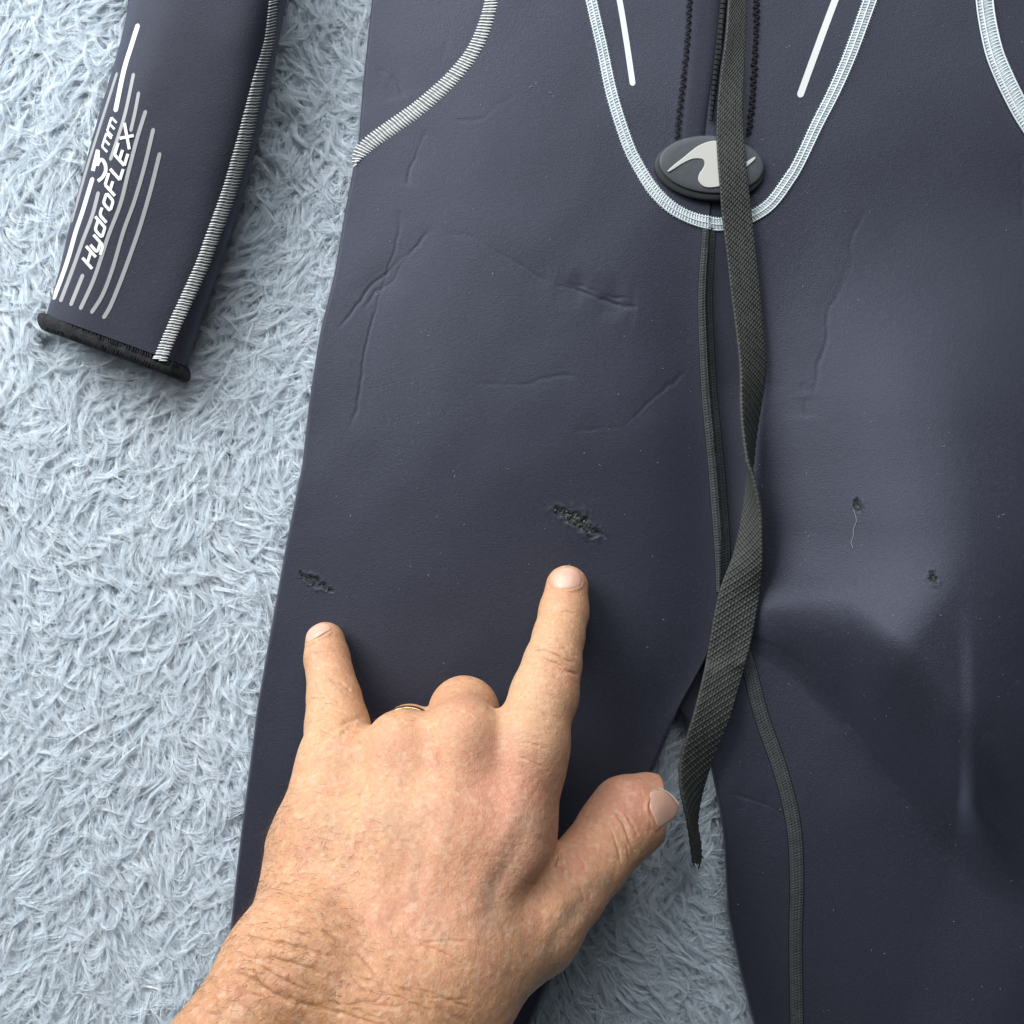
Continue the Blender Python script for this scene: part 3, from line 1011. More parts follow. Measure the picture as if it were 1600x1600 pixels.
def build_cuff():
    # closed loop round the sleeve's mouth
    n = 120
    u = 0.5 - 0.5 * np.cos(np.linspace(0, np.pi, n))
    y = sl_end(u) + 11
    x = SL_L(y) + (SL_R(y) - SL_L(y)) * u
    zt = sl_prof(u, y) * 0.92
    k = slice(1, -1)
    path = np.vstack([np.stack([x, y, zt - 1.0], -1), np.stack([x[::-1][k], y[::-1][k], 0 * x[k] + 1.0], -1)])
    m = len(path)
    P = W(path[:, 0], path[:, 1], path[:, 2]) * 1000
    ax = np.array([25.0, 66.0, 0]); ax = np.array([0.33, -0.94, 0.0])       # towards the wrist opening, world
    ph = np.linspace(0, 2 * np.pi, 14, endpoint=False)
    cen = P.mean(0)
    out = P - cen
    out -= ax * (out @ ax)[:, None]
    t = np.roll(P, -1, 0) - np.roll(P, 1, 0)
    nrm = np.cross(t, ax); nrm /= np.linalg.norm(nrm, axis=1, keepdims=True)
    sg = np.sign(np.sum(nrm * out, 1)); nrm *= np.where(sg == 0, 1, sg)[:, None]
    rad = 2.6 + 0.55 * vnoise(np.arange(m) / 3.0, np.zeros(m), 3.1)
    V = P[:, None, :] + ax * (np.cos(ph) * 4.4)[None, :, None] + nrm[:, None, :] * (np.sin(ph)[None, :, None] * rad[:, None, None])
    f = grid_faces(m, 14, wrap=True)
    last = (m - 1) * 14
    q = np.arange(14); q2 = (q + 1) % 14
    f = np.vstack([f, np.stack([last + q, q, q2, last + q2], -1)])
    o = part("cuff", V.reshape(-1, 3) / 1000, f, M_cuff, sleeve)
    # overlock stitches across the binding
    segs = []
    for uu in np.linspace(0.03, 0.97, 62):
        for r in range(2):
            y0 = sl_end(uu) + 0 + r * 9; y1 = y0 + 11
            ys_ = np.linspace(y0, y1, 4)
            x0 = SL_L(ys_) + (SL_R(ys_) - SL_L(ys_)) * (uu + rng.uniform(-.006, .006) + np.linspace(0, .012 * (-1) ** r, 4))
            segs.append(W(x0, ys_, sl_prof(np.full(4, uu), ys_) * 0.92 + 0.95 + np.array([-.3, .25, .25, -.3])) * 1000)
    bars("stitching", np.array(segs), 0.30, M_black_thread, o)


build_cuff()
SLS = [(436, -60, 13), (427, 0, 14), (420, 65, 16), (405, 118, 18), (393, 170, 22), (381, 219, 24), (369, 262, 24), (354, 310, 24), (336, 358, 23), (316, 412, 22), (293, 464, 22), (271, 512, 22), (250, 562, 22)]
o, c, nr_ = ribbon("sleeve_seam", SLS, 22, sl_z, M_tape_dark, sleeve, dome=0.35)
stitches(c, nr_, sl_z, 4.8, M_thread, sleeve, rows=2, slant=0.18, rad=0.33, rise=0.6)

WL = [([(216, 37), (205, 72), (193, 112), (180, 175)], 7.0),
      ([(145, 277), (129, 330), (118, 363), (107, 402), (95, 437), (83, 468)], 6.5)]
GL = [([(183, 113), (169, 157), (152, 210), (137, 258), (125, 300), (111, 348)], 4.0),
      ([(209, 114), (196, 175), (185, 212), (172, 251)], 5.2),
      ([(154, 299), (144, 337), (129, 377), (113, 422), (94, 472)], 5.8),
      ([(217, 143), (211, 175), (204, 206)], 5.2),
      ([(130, 428), (120, 453), (110, 478)], 6.0),
      ([(228, 172), (214, 217), (201, 267), (188, 319), (169, 369), (147, 435), (125, 484)], 6.0),
      ([(240, 200), (226, 259), (210, 314), (193, 361), (176, 419), (160, 461), (142, 490)], 6.0),
      ([(250, 238), (235, 298), (219, 353), (205, 394), (190, 435), (173, 477), (161, 498)], 6.4)]
for lst, mt in ((WL, M_print_white), (GL, M_print_grey)):
    for pts, w in lst:
        v, f = stroke_mesh([(pts, w)], sl_z, 0.14)
        part("print_line", v, f, mt, sleeve)

# lettering, drawn stroke by stroke
GLY = {
    'H': [[(0, 0), (0, 1)], [(.72, 0), (.72, 1)], [(0, .5), (.72, .5)]],
    'y': [[(0, .7), (0, .12), (.08, 0), (.6, 0)], [(.62, .7), (.62, -.16), (.52, -.28), (.05, -.28)]],
    'd': [[(.62, 1), (.62, 0), (.08, 0), (0, .1), (0, .6), (.08, .7), (.6, .7)]],
    'r': [[(0, 0), (0, .6), (.1, .7), (.45, .7)]],
    'o': [[(.08, 0), (.54, 0), (.62, .1), (.62, .6), (.54, .7), (.08, .7), (0, .6), (0, .1), (.08, 0)]],
    'F': [[(0, 0), (0, 1)], [(0, 1), (.72, 1)], [(0, .5), (.55, .5)]],
    'L': [[(0, 1), (0, 0)], [(0, 0), (.66, 0)]],
    'E': [[(0, 0), (0, 1)], [(0, 1), (.72, 1)], [(0, .5), (.62, .5)], [(0, 0), (.72, 0)]],
    'X': [[(0, 0), (.95, 1)], [(0, 1), (.85, 0)]],
    'm': [[(0, 0), (0, 1)], [(0, 1), (.95, 1)], [(.5, 1), (.5, 0)], [(.95, 1), (.95, 0)]],
}


def lin(p, step=1.5):
    out = []
    for a, b in zip(p[:-1], p[1:]):
        n = max(1, int(math.hypot(b[0] - a[0], b[1] - a[1]) / step))
        out += [(a[0] + (b[0] - a[0]) * i / n, a[1] + (b[1] - a[1]) * i / n) for i in range(n)]
    return out + [p[-1]]


def text_strokes(word, adv, base, du, dv, w):
    out = []
    u = 0.0
    for ch, a in zip(word, adv):
        for st in GLY[ch]:
            pts = [(base[0] + (u + p[0]) * du[0] + p[1] * dv[0], base[1] + (u + p[0]) * du[1] + p[1] * dv[1]) for p in st]
            ext = []
            out.append((lin(pts), w))
        u += a
    return out


st = text_strokes("HydroFLEX", [1.0, .92, .92, .72, .93, .98, .88, 1.0, 1.0], (144, 420), (7.9, -25.4), (-15.2, -17.2), 4.7)
v, f = stroke_mesh(st, sl_z, 0.22, cap=False)
part("lettering", v, f, M_print_white, sleeve)
st = text_strokes("mm", [1.12, 1.0], (167.5, 237.5), (7.1, -22.0), (-8.0, -8.5), 3.4)
st += [([(145, 267), (149, 250), (153, 234)], 6.0), (lin([(153, 235), (153, 247), (152, 259)]), 5.6), ([(151, 258), (158, 249), (164, 256), (165, 267), (160, 277), (153, 283)], 5.4)]
v, f = stroke_mesh(st, sl_z, 0.22, cap=False)
part("lettering", v, f, M_print_white, sleeve)

# ---- loose thread and lint
t_ = cr([(1333, 796), (1337, 806), (1338, 815), (1334, 826), (1333, 838), (1330, 848), (1333, 856)], 2)
o = bars("thread", ((W(t_[:, 0], t_[:, 1], Hsuit(t_[:, 0], t_[:, 1]) + 0.3) - W(1333, 826, 0) * 0) * 1000)[None], 0.10, M_lint, suit, kind=None)
o.parent = None
o.location = suit.location
tag(o, "short wavy white thread hanging from the small hole on the suit's thigh", "thread")
segs = []
for (x, y) in [(858, 146), (865, 152), (838, 127), (832, 135), (682, 806), (707, 735), (712, 742), (890, 885), (640, 885), (668, 897), (694, 1037), (792, 732), (935, 725), (1029, 724), (548, 808), (1260, 738), (1258, 832), (1262, 840),
               (1570, 803), (1562, 806), (1190, 758), (1188, 725), (770, 430), (658, 520), (1010, 1010), (1395, 960), (590, 460), (1452, 668)]:
    a = rng.uniform(0, 6.28)
    l = rng.uniform(2, 5); t = np.linspace(0, 1, 4); aa = a + t * rng.normal(0, 1)
    xs_ = x + np.cos(aa) * l * t; ys_ = y + np.sin(aa) * l * t
    segs.append(W(xs_, ys_, Hsuit(xs_, ys_) + 0.3) * 1000)
for i in range(190):
    x = rng.uniform(480, 1600); y = rng.uniform(20, 1580)
    if y > 1000 and x < 1130:
        continue
    a = rng.uniform(0, 6.28); l = rng.uniform(0.8, 3.0); t = np.linspace(0, 1, 4); aa = a + t * rng.normal(0, 1)
    xs_ = x + np.cos(aa) * l * t; ys_ = y + np.sin(aa) * l * t
    segs.append(W(xs_, ys_, Hsuit(xs_, ys_) + 0.18) * 1000)
o = bars("lint", np.array(segs), 0.07, M_lint, suit)
o.parent = None
o.location = suit.location
tag(o, "tiny pale lint specks scattered over the dark suit", "lint")

# ------------------------------------------------------------------ the hand
def wm(px, py, z):
    return W(px, py, z) * 1000


def pr(rpx, z):
    return rpx * S * (1 - z / CH)


ZI = float(Hsuit(886., 915.)) + pr(34, 28) * 0.92
ZP = float(Hsuit(508., 1003.)) + pr(31, 28) * 0.92
# joints: px, py, z(mm), r(px)
J = dict(
    i_tip=(886, 917, ZI, 33.5), i_dip=(881, 957, ZI + 4, 37.5), i_mid=(873, 995, ZI + 11, 39), i_pip=(863, 1038, ZI + 19, 44.5), i_prox=(851, 1085, ZI + 25, 51), i_mcp=(822, 1170, 64, 57),
    p_tip=(508, 1003, ZP, 31), p_dip=(511, 1030, ZP + 3, 34), p_mid=(517, 1060, ZP + 8, 35), p_pip=(522, 1092, ZP + 13, 41), p_prox=(527, 1135, ZP + 19, 48), p_mcp=(533, 1195, 58, 58),
    m_mcp=(722, 1158, 68, 56), m_pip=(725, 1112, 39, 53), m_fold=(700, 1190, 24, 44),
    r_mcp=(630, 1172, 66, 54), r_pip=(640, 1146, 38, 43), r_fold=(625, 1215, 24, 42),
    i_base=(700, 1490, 98, 78), m_base=(645, 1490, 102, 78), r_base=(575, 1480, 101, 78), p_base=(505, 1460, 95, 80),
    i_midm=(778, 1310, 78, 70), m_midm=(695, 1320, 82, 76), r_midm=(605, 1320, 81, 76), p_midm=(510, 1310, 75, 70),
    k_i=(812, 1205, 61, 52), k_m=(718, 1200, 66, 53), k_r=(630, 1208, 65, 51), k_p=(548, 1222, 58, 50),
    dorsal=(808, 1290, 66, 56), web=(806, 1375, 66, 62),
    t_tip=(1012, 1259, 31, 51), t_pad=(982, 1276, 37, 61), t_ip=(958, 1302, 44, 57), t_prox=(925, 1345, 54, 54), t_mcp=(882, 1392, 65, 60), t_mid=(828, 1442, 75, 72), t_cmc=(745, 1490, 88, 92),
    hypo=(500, 1330, 66, 76), hypo2=(500, 1420, 80, 92), palm=(690, 1340, 58, 80), palm2=(650, 1440, 76, 100),
    w_a=(470, 1520, 106, 108), w_b=(610, 1600, 108, 118), f_a=(190, 1870, 150, 112), f_b=(350, 1970, 150, 118), w_c=(690, 1545, 97, 104),
)
CONES = [('i_tip', 'i_dip', 4), ('i_dip', 'i_mid', 3), ('i_mid', 'i_pip', 3), ('i_pip', 'i_prox', 3), ('i_prox', 'i_mcp', 4),
         ('p_tip', 'p_dip', 4), ('p_dip', 'p_mid', 3), ('p_mid', 'p_pip', 3), ('p_pip', 'p_prox', 3), ('p_prox', 'p_mcp', 4),
         ('m_mcp', 'm_pip', 3.5), ('m_pip', 'm_fold', 3), ('r_mcp', 'r_pip', 3.5), ('r_pip', 'r_fold', 3),
         ('i_mcp', 'i_midm', 9), ('i_midm', 'i_base', 10), ('m_mcp', 'm_midm', 9), ('m_midm', 'm_base', 10), ('r_mcp', 'r_midm', 9), ('r_midm', 'r_base', 10), ('p_mcp', 'p_midm', 9), ('p_midm', 'p_base', 10),
         ('k_i', 'k_m', 8), ('k_m', 'k_r', 8), ('k_r', 'k_p', 8), ('i_mcp', 'dorsal', 6), ('dorsal', 'web', 7), ('web', 't_mid', 6),
         ('t_tip', 't_pad', 4), ('t_pad', 't_ip', 4), ('t_ip', 't_prox', 4), ('t_prox', 't_mcp', 5), ('t_mcp', 't_mid', 6), ('t_mid', 't_cmc', 8),
         ('p_mcp', 'hypo', 7), ('hypo', 'hypo2', 8), ('hypo2', 'w_a', 8), ('palm', 'palm2', 9), ('palm2', 'w_b', 9),
         ('w_a', 'f_a', 9), ('w_b', 'f_b', 9), ('w_c', 'w_b', 8), ('t_cmc', 'w_c', 8), ('w_a', 'w_b', 9), ('f_a', 'f_b', 9), ('i_base', 'w_c', 8), ('p_base', 'w_a', 8)]
SQ = {}


def build_sdf(vox=0.72):
    lo = np.array([-138.0, -236.0, 8.0]); hi = np.array([62.0, -18.0, 172.0])
    n = np.ceil((hi - lo) / vox).astype(int)
    D = np.full(n, 50.0, np.float32)
    for a, b, k in CONES:
        A = J[a]; B = J[b]
        pa = wm(*A[:3]); pb = wm(*B[:3]); ra = pr(A[3], A[2]); rb = pr(B[3], B[2])
        pad = max(ra, rb) + k + 3
        i0 = np.clip(((np.minimum(pa, pb) - pad - lo) / vox).astype(int), 0, n); i1 = np.clip(((np.maximum(pa, pb) + pad - lo) / vox).astype(int) + 1, 0, n)
        if (i1 <= i0).any():
            continue
        gx = (lo[0] + vox * np.arange(i0[0], i1[0])).astype(np.float32)[:, None, None] - np.float32(pa[0])
        gy = (lo[1] + vox * np.arange(i0[1], i1[1])).astype(np.float32)[None, :, None] - np.float32(pa[1])
        gz = (lo[2] + vox * np.arange(i0[2], i1[2])).astype(np.float32)[None, None, :] - np.float32(pa[2])
        v = (pb - pa).astype(np.float32); L2 = float(v @ v) + 1e-6
        t = np.clip((gx * v[0] + gy * v[1] + gz * v[2]) / np.float32(L2), 0, 1)
        d = np.sqrt((gx - t * v[0]) ** 2 + (gy - t * v[1]) ** 2 + (gz - t * v[2]) ** 2) - (np.float32(ra) + np.float32(rb - ra) * t)
        sl = tuple(slice(i0[q], i1[q]) for q in range(3))
        e = D[sl]
        h = np.clip(k - np.abs(e - d), 0, None) / k
        D[sl] = np.minimum(e, d) - h * h * np.float32(k * 0.25)
    for q in range(3):
        for e_ in (0, -1):
            ix = [slice(None)] * 3; ix[q] = e_; D[tuple(ix)] = 1.0
    return D, lo, vox


def surface_nets(D, lo, vox):
    s = D < 0
    n = np.array(D.shape) - 1
    cnt = np.zeros(n, np.int8)
    for c in np.ndindex(2, 2, 2):
        cnt += s[c[0]:c[0] + n[0], c[1]:c[1] + n[1], c[2]:c[2] + n[2]]
    act = (cnt > 0) & (cnt < 8)
    ijk = np.argwhere(act)
    idx = np.full(act.shape, -1, np.int64); idx[act] = np.arange(len(ijk))
    acc = np.zeros((len(ijk), 3)); num = np.zeros(len(ijk))
    cor = list(np.ndindex(2, 2, 2))
    val = {c: D[ijk[:, 0] + c[0], ijk[:, 1] + c[1], ijk[:, 2] + c[2]] for c in cor}
    for a in cor:
        for ax in range(3):
            if a[ax]:
                continue
            b = list(a); b[ax] = 1; b = tuple(b)
            va, vb = val[a], val[b]
            m = (va < 0) != (vb < 0)
            t = np.where(m, va / np.where(m, va - vb, 1), 0)
            p = np.array(a, float)[None, :] + 0 * acc
            p[:, ax] += t
            acc += np.where(m[:, None], p, 0); num += m
    V = lo + vox * (ijk + acc / num[:, None])
    F = []
    for ax in range(3):
        o1, o2 = [(1, 2), (2, 0), (0, 1)][ax]
        a = s[tuple(slice(0, -1) if q == ax else slice(1, -1) for q in range(3))]
        b = s[tuple(slice(1, None) if q == ax else slice(1, -1) for q in range(3))]
        e = np.argwhere(a != b)
        if not len(e):
            continue
        ins = a[tuple(e.T)]
        base = e.copy()
        for q in range(3):
            if q != ax:
                base[:, q] += 1
        def at(d1, d2):
            c = base.copy(); c[:, o1] -= d1; c[:, o2] -= d2
            return idx[c[:, 0], c[:, 1], c[:, 2]]
        q = np.stack([at(1, 1), at(0, 1), at(0, 0), at(1, 0)], -1)
        q = np.where(ins[:, None], q, q[:, ::-1])
        F.append(q)
    F = np.vstack(F)
    F = F[(F >= 0).all(1)]
    return V, F


D, lo_, vox_ = build_sdf()
HV, HF = surface_nets(D, lo_, vox_)


def sample(P):
    g = (P - lo_) / vox_
    i = np.clip(np.floor(g).astype(int), 0, np.array(D.shape) - 2)
    f = np.clip(g - i, 0, 1)
    r = 0
    for a in (0, 1):
        for b in (0, 1):
            for c in (0, 1):
                w = (f[:, 0] if a else 1 - f[:, 0]) * (f[:, 1] if b else 1 - f[:, 1]) * (f[:, 2] if c else 1 - f[:, 2])
                r = r + w * D[i[:, 0] + a, i[:, 1] + b, i[:, 2] + c]
    return r


def top_z(px, py):
    """height of the hand's upper surface along the line of sight through a photo pixel"""
    px = np.asarray(px, float).ravel(); py = np.asarray(py, float).ravel()
    z = np.full(px.shape, 165.0)
    for _ in range(90):
        d = sample(W(px, py, z) * 1000)
        z = z - np.clip(d * 0.8, -1.5, 4)
    return z


# smooth the net a little, then split every quad once
def refine(V, F):
    me = bpy.data.meshes.new("tmp")
    o = bpy.data.objects.new("tmp", me); COL.objects.link(o)
    me.vertices.add(len(V)); me.vertices.foreach_set("co", (V / 1000).astype(np.float32).ravel())
    me.loops.add(F.size); me.loops.foreach_set("vertex_index", F.astype(np.int32).ravel())
    me.polygons.add(len(F)); me.polygons.foreach_set("loop_start", np.arange(0, F.size, 4, dtype=np.int32))
    me.update(calc_edges=True)
    m = o.modifiers.new("s", 'SMOOTH'); m.factor = 0.5; m.iterations = 4
    m = o.modifiers.new("d", 'SUBSURF'); m.levels = 1; m.render_levels = 1
    dg = bpy.context.evaluated_depsgraph_get()
    em = o.evaluated_get(dg).to_mesh()
    v = np.empty(len(em.vertices) * 3, np.float32); em.vertices.foreach_get("co", v)
    nn = np.empty(len(em.vertices) * 3, np.float32); em.vertices.foreach_get("normal", nn)
    f = np.empty(len(em.loops), np.int32); em.loops.foreach_get("vertex_index", f)
    bpy.data.objects.remove(o); bpy.data.meshes.remove(me)
    return v.reshape(-1, 3).astype(float) * 1000, nn.reshape(-1, 3).astype(float), f.reshape(-1, 4)


HV, HN, HF = refine(HV, HF)
hx, hy = PXY(HV / 1000)
top = sm((HN[:, 2] + 0.15) / 0.45)


def zz(o, k): return lambda p: [(o[0] + x / k, o[1] + y / k) for x, y in p]


zi = zz((740, 860), 6.154); zt = zz((840, 1150), 5.333); zp = zz((440, 950), 5.333); zk = zz((560, 1030), 5.333); zw = zz((260, 1200), 4.0); zh = zz((600, 1200), 4.0)
WR = [
    # index: over the middle joint
    (zi([(560, 1010), (600, 965), (650, 948), (720, 975), (800, 1015), (880, 1050), (960, 1085)]), 0.42, 2.2),
    (zi([(640, 1030), (700, 1055), (780, 1095), (860, 1140), (940, 1180), (1000, 1205)]), 0.48, 2.4),
    (zi([(620, 920), (700, 905), (780, 912), (860, 945), (940, 990), (985, 1030)]), 0.28, 2.2),
    (zi([(510, 1095), (600, 1100), (700, 1120), (800, 1155), (900, 1200)]), 0.26, 2.2),
    (zi([(640, 1215), (740, 1220), (830, 1245), (920, 1290)]), 0.16, 2.4),
    (zi([(800, 860), (880, 890), (940, 920)]), 0.18, 2.2),
    (zi([(700, 570), (800, 568), (900, 585), (970, 610)]), 0.20, 2.0),
    (zi([(720, 600), (820, 600), (960, 632)]), 0.14, 2.0),
    # thumb
    (zt([(640, 620), (690, 690), (740, 780), (780, 880), (820, 960)]), 0.45, 2.4),
    (zt([(720, 640), (770, 700), (810, 760), (840, 830)]), 0.30, 2.2),
    (zt([(600, 760), (640, 850), (680, 950), (700, 1050)]), 0.28, 2.2),
    (zt([(740, 900), (760, 980), (780, 1060)]), 0.25, 2.0),
    (zt([(180, 940), (190, 1000), (180, 1045), (160, 1100)]), 0.9, 2.6),
    (zt([(185, 1045), (210, 1100), (230, 1150)]), 0.5, 2.2),
    (zt([(330, 980), (380, 1060), (400, 1130)]), 0.15, 2.6),
    # pinky
    (zp([(370, 610), (430, 600), (500, 625), (560, 680)]), 0.35, 2.4),
    (zp([(270, 650), (340, 625), (400, 620)]), 0.22, 2.2),
    (zp([(240, 760), (320, 770), (400, 800)]), 0.16, 2.4),
    (zp([(230, 860), (300, 880), (360, 900)]), 0.16, 2.4),
    (zp([(260, 390), (340, 370), (420, 380)]), 0.14, 2.2),
    (zp([(300, 1110), (380, 1050), (470, 985), (560, 945), (650, 925), (690, 915)]), 0.7, 4.0),
    (zp([(480, 1060), (560, 1010), (620, 970)]), 0.35, 3.5),
    # knuckles
    (zk([(1070, 350), (1110, 400), (1160, 430)]), 0.5, 3.0),
    # rims of skin round the nails
    ([(860, 906), (862, 914), (871, 921), (884, 923), (897, 922), (908, 916), (911, 907)], -0.30, 2.6),
    ([(1012, 1244), (1011, 1262), (1018, 1279), (1027, 1296)], -0.42, 3.2),
    ([(477, 1010), (496, 999), (511, 991), (520, 984)], -0.28, 2.6),
    # wrist folds
    (zw([(500, 1050), (620, 1080), (760, 1110), (900, 1150), (1060, 1190)]), 0.45, 4.5),
    (zw([(545, 905), (650, 930), (780, 960)]), 0.3, 4.0),
    (zw([(430, 1270), (520, 1320), (640, 1400), (800, 1460), (950, 1500)]), 0.5, 5.0),
    (zw([(560, 1180), (700, 1200), (860, 1240), (1000, 1290), (1150, 1380)]), 0.35, 4.0),
]
for i in range(60):      # fine wrist and knuckle lines
    if i < 36:
        x0 = rng.uniform(360, 660); y0 = 1440 + rng.uniform(-20, 150) + (x0 - 380) * 0.12
        l = rng.uniform(40, 130); a = rng.normal(0.35, 0.22)
        WR.append(([(x0, y0), (x0 + l / 2 * math.cos(a), y0 + l / 2 * math.sin(a) + rng.uniform(-4, 4)), (x0 + l * math.cos(a), y0 + l * math.sin(a))], rng.uniform(0.08, 0.28), rng.uniform(2, 4)))
    else:
        cxy = [(860, 1045), (850, 1100), (840, 1170), (522, 1100), (722, 1110), (915, 1370)][i % 6]
        a = 0.35 if i % 6 < 5 else 1.15
        x0, y0 = cxy[0] + rng.uniform(-34, 12), cxy[1] + rng.uniform(-26, 26)
        l = rng.uniform(18, 45)
        WR.append(([(x0, y0), (x0 + l / 2 * math.cos(a), y0 + l / 2 * math.sin(a) - 2), (x0 + l * math.cos(a), y0 + l * math.sin(a))], rng.uniform(0.06, 0.16), 2.0))

disp = np.zeros(len(HV))
strokes(hx, hy, [(p_, d_ * (1.6 if d_ > 0 else 1.2), w_) for p_, d_, w_ in WR], disp, 0.3)
RAISED = [  # veins and tendons: polyline, height, half width px
    (zh([(900, 330), (840, 470), (760, 640), (690, 800), (660, 960)]), -0.9, 17),
    (zh([(1010, 470), (960, 560), (920, 640), (890, 720)]), 0.9, 17),
    (zh([(1060, 640), (1020, 760), (960, 900)]), -0.7, 13),
    (zh([(1380, 720), (1240, 860), (1130, 1010), (1030, 1150)]), -1.0, 15),
    (zh([(20, 1000), (100, 900), (180, 800)]), -0.5, 16),
    ([(822, 1185), (780, 1310), (720, 1440)], 0.35, 18),
    ([(716, 1180), (688, 1310), (650, 1450)], 0.4, 18),
    ([(630, 1190), (606, 1310), (590, 1440)], 0.25, 18),
    ([(770, 1200), (735, 1320)], 0.5, 24),
    ([(672, 1200), (645, 1320)], 0.9, 26),
    ([(580, 1205), (560, 1320)], 0.8, 24),
    ([(600, 1280), (650, 1330), (640, 1400), (690, 1470)], 0.35, 9),
    ([(500, 1260), (540, 1330), (520, 1400)], 0.3, 9),
]
for poly, hgt, w in RAISED:
    p = np.array(poly)
    m = (hx > p[:, 0].min() - 3 * w) & (hx < p[:, 0].max() + 3 * w) & (hy > p[:, 1].min() - 3 * w) & (hy < p[:, 1].max() + 3 * w)
    d, a = poly_dist(hx[m], hy[m], poly)
    disp[m] += hgt * np.exp(-(d / w) ** 2) * np.sin(np.pi * np.clip(a, 0.02, 0.98)) ** 0.6
Pn = HV
lump = 0.16 * vnoise(Pn[:, 0] / 7, Pn[:, 1] / 7, Pn[:, 2] / 7) + 0.10 * vnoise(Pn[:, 0] / 2.4, Pn[:, 1] / 2.4, Pn[:, 2] / 2.4)
back = sm((hy - 1120) / 120) * top
lump = lump + back * (0.06 * vnoise(Pn[:, 0] / 1.3, Pn[:, 1] / 1.3, Pn[:, 2] / 1.3 + 2) + 0.07 * vnoise(Pn[:, 0] / 3.6 + 5, Pn[:, 1] / 3.6, Pn[:, 2] / 3.6))
disp = disp * top + lump * (0.35 + 0.65 * back)

# nail beds: sink the skin a little under each nail
NAILS = {
    'index': [(863, 914), (862, 902), (868, 893), (880, 888), (893, 888), (904, 894), (909, 905), (907, 916), (897, 920), (884, 921), (871, 919)],
    'pinky': [(480, 1005), (478, 995), (483, 984), (494, 976), (507, 974), (516, 977), (518, 983), (510, 988), (498, 995)],
    'thumb': [(1014, 1247), (1017, 1236), (1028, 1233), (1042, 1238), (1054, 1248), (1061, 1257), (1060, 1268), (1052, 1279), (1040, 1288), (1029, 1294), (1022, 1278), (1015, 1262)],
}
for nm, pl in NAILS.items():
    d, a = poly_dist(hx, hy, pl + pl[:1]) if False else (None, None)
hvd = HV + HN * disp[:, None]

# pigment: where the skin itself is redder, tanned or paler
def blob(cx, cy, r, ry=None):
    return np.exp(-((hx - cx) / r) ** 2 - ((hy - cy) / (ry or r)) ** 2)


red = 0.75 * blob(870, 1050, 45, 40) * 0.55 + 0.9 * blob(790, 1220, 80, 90) + 1.25 * blob(990, 1250, 70, 50) + 0.45 * blob(760, 1330, 110) + 0.45 * blob(884, 925, 26, 18) + 0.5 * blob(610, 1170, 60, 35) + 0.5 * blob(725, 1100, 45, 30) + 0.7 * blob(900, 1345, 30, 40) \
    + 0.5 * blob(640, 1430, 120, 60) + 0.35 * blob(505, 1020, 25, 14)
tan = sm((hy - 1380 - 0.25 * (hx - 400)) / 190) * sm((860 - hx) / 260) * 0.95 + 0.35 * blob(470, 1330, 110, 120)
yel = 0.9 * blob(815, 1100, 50, 110) + 0.5 * blob(850, 1000, 40, 60) + 0.7 * blob(490, 1130, 35, 90) + 0.4 * blob(560, 1250, 80)
grn = 0.8 * np.exp(-(poly_dist(hx, hy, RAISED[0][0])[0] / 20) ** 2) + 0.8 * np.exp(-(poly_dist(hx, hy, RAISED[3][0])[0] / 16) ** 2) + 0.45 * np.exp(-(poly_dist(hx, hy, RAISED[11][0])[0] / 10) ** 2) + 0.45 * np.exp(-(poly_dist(hx, hy, RAISED[12][0])[0] / 10) ** 2) + 0.4 * blob(650, 1270, 60, 30)
mott = 0.5 + 0.5 * vnoise(Pn[:, 0] / 4.5, Pn[:, 1] / 4.5, Pn[:, 2] / 4.5 + 9)
mott2 = 0.5 + 0.5 * vnoise(Pn[:, 0] / 1.6, Pn[:, 1] / 1.6, Pn[:, 2] / 1.6 + 4)
base = np.array([0.620, 0.332, 0.182])
colr = np.repeat(base[None], len(HV), 0)


def mixc(c, w):
    global colr
    w = np.clip(w, 0, 1)[:, None]
    colr = colr * (1 - w) + np.array(c)[None] * w


mixc((0.58, 0.41, 0.235), yel * 0.7)
mixc((0.60, 0.265, 0.185), red * 0.72)
mixc((0.455, 0.225, 0.105), tan * 0.85)
mixc((0.40, 0.30, 0.215), grn * 0.45)
mixc((0.53, 0.24, 0.15), sm((mott - 0.42) / 0.4) * 0.40 * (0.35 + 0.65 * back))
mixc((0.70, 0.48, 0.33), sm((mott2 - 0.52) / 0.35) * 0.34)
mixc((0.47, 0.20, 0.12), np.clip(blob(684, 1185, 6, 11) + blob(688, 1212, 4, 6) * .7 + blob(562, 1160, 3, 3) * 1.2 + blob(592, 1183, 3, 3), 0, 1) * 0.75)
rg = np.random.default_rng(5)
for i in range(46):      # freckles
    fx, fy = rg.uniform(430, 820), rg.uniform(1190, 1560)
    mixc((0.45, 0.225, 0.12), blob(fx, fy, rg.uniform(3, 8), rg.uniform(3, 8)) * rg.uniform(.2, .55))

ts = NT("skin")
ca = ts.n("ShaderNodeAttribute", attribute_name="tone")
co_ = ts.coord()
fn = ts.noise(700, 5, 0.65, co_)
sp = ts.ramp(fn, [(0.30, (0.80, 0.76, 0.72)), (0.55, (1, 1, 1)), (0.75, (1.0, 1.0, 1.0))])
skc = ts.mix(0.75, ca.outputs["Color"], sp, 'MULTIPLY')
vo = ts.n("ShaderNodeTexVoronoi", feature='DISTANCE_TO_EDGE', Scale=900.0)
mp = ts.n("ShaderNodeMapping"); mp.inputs["Scale"].default_value = (1.0, 0.6, 1.0)
wv = ts.noise(300, 3, 0.6, co_)
addv = ts.n("ShaderNodeVectorMath", operation='MULTIPLY_ADD')
ts.l(ts.t.nodes["Noise Texture"].outputs["Color"], addv.inputs[0]); addv.inputs[1].default_value = (.0025, .0025, .0025); ts.l(co_, addv.inputs[2])
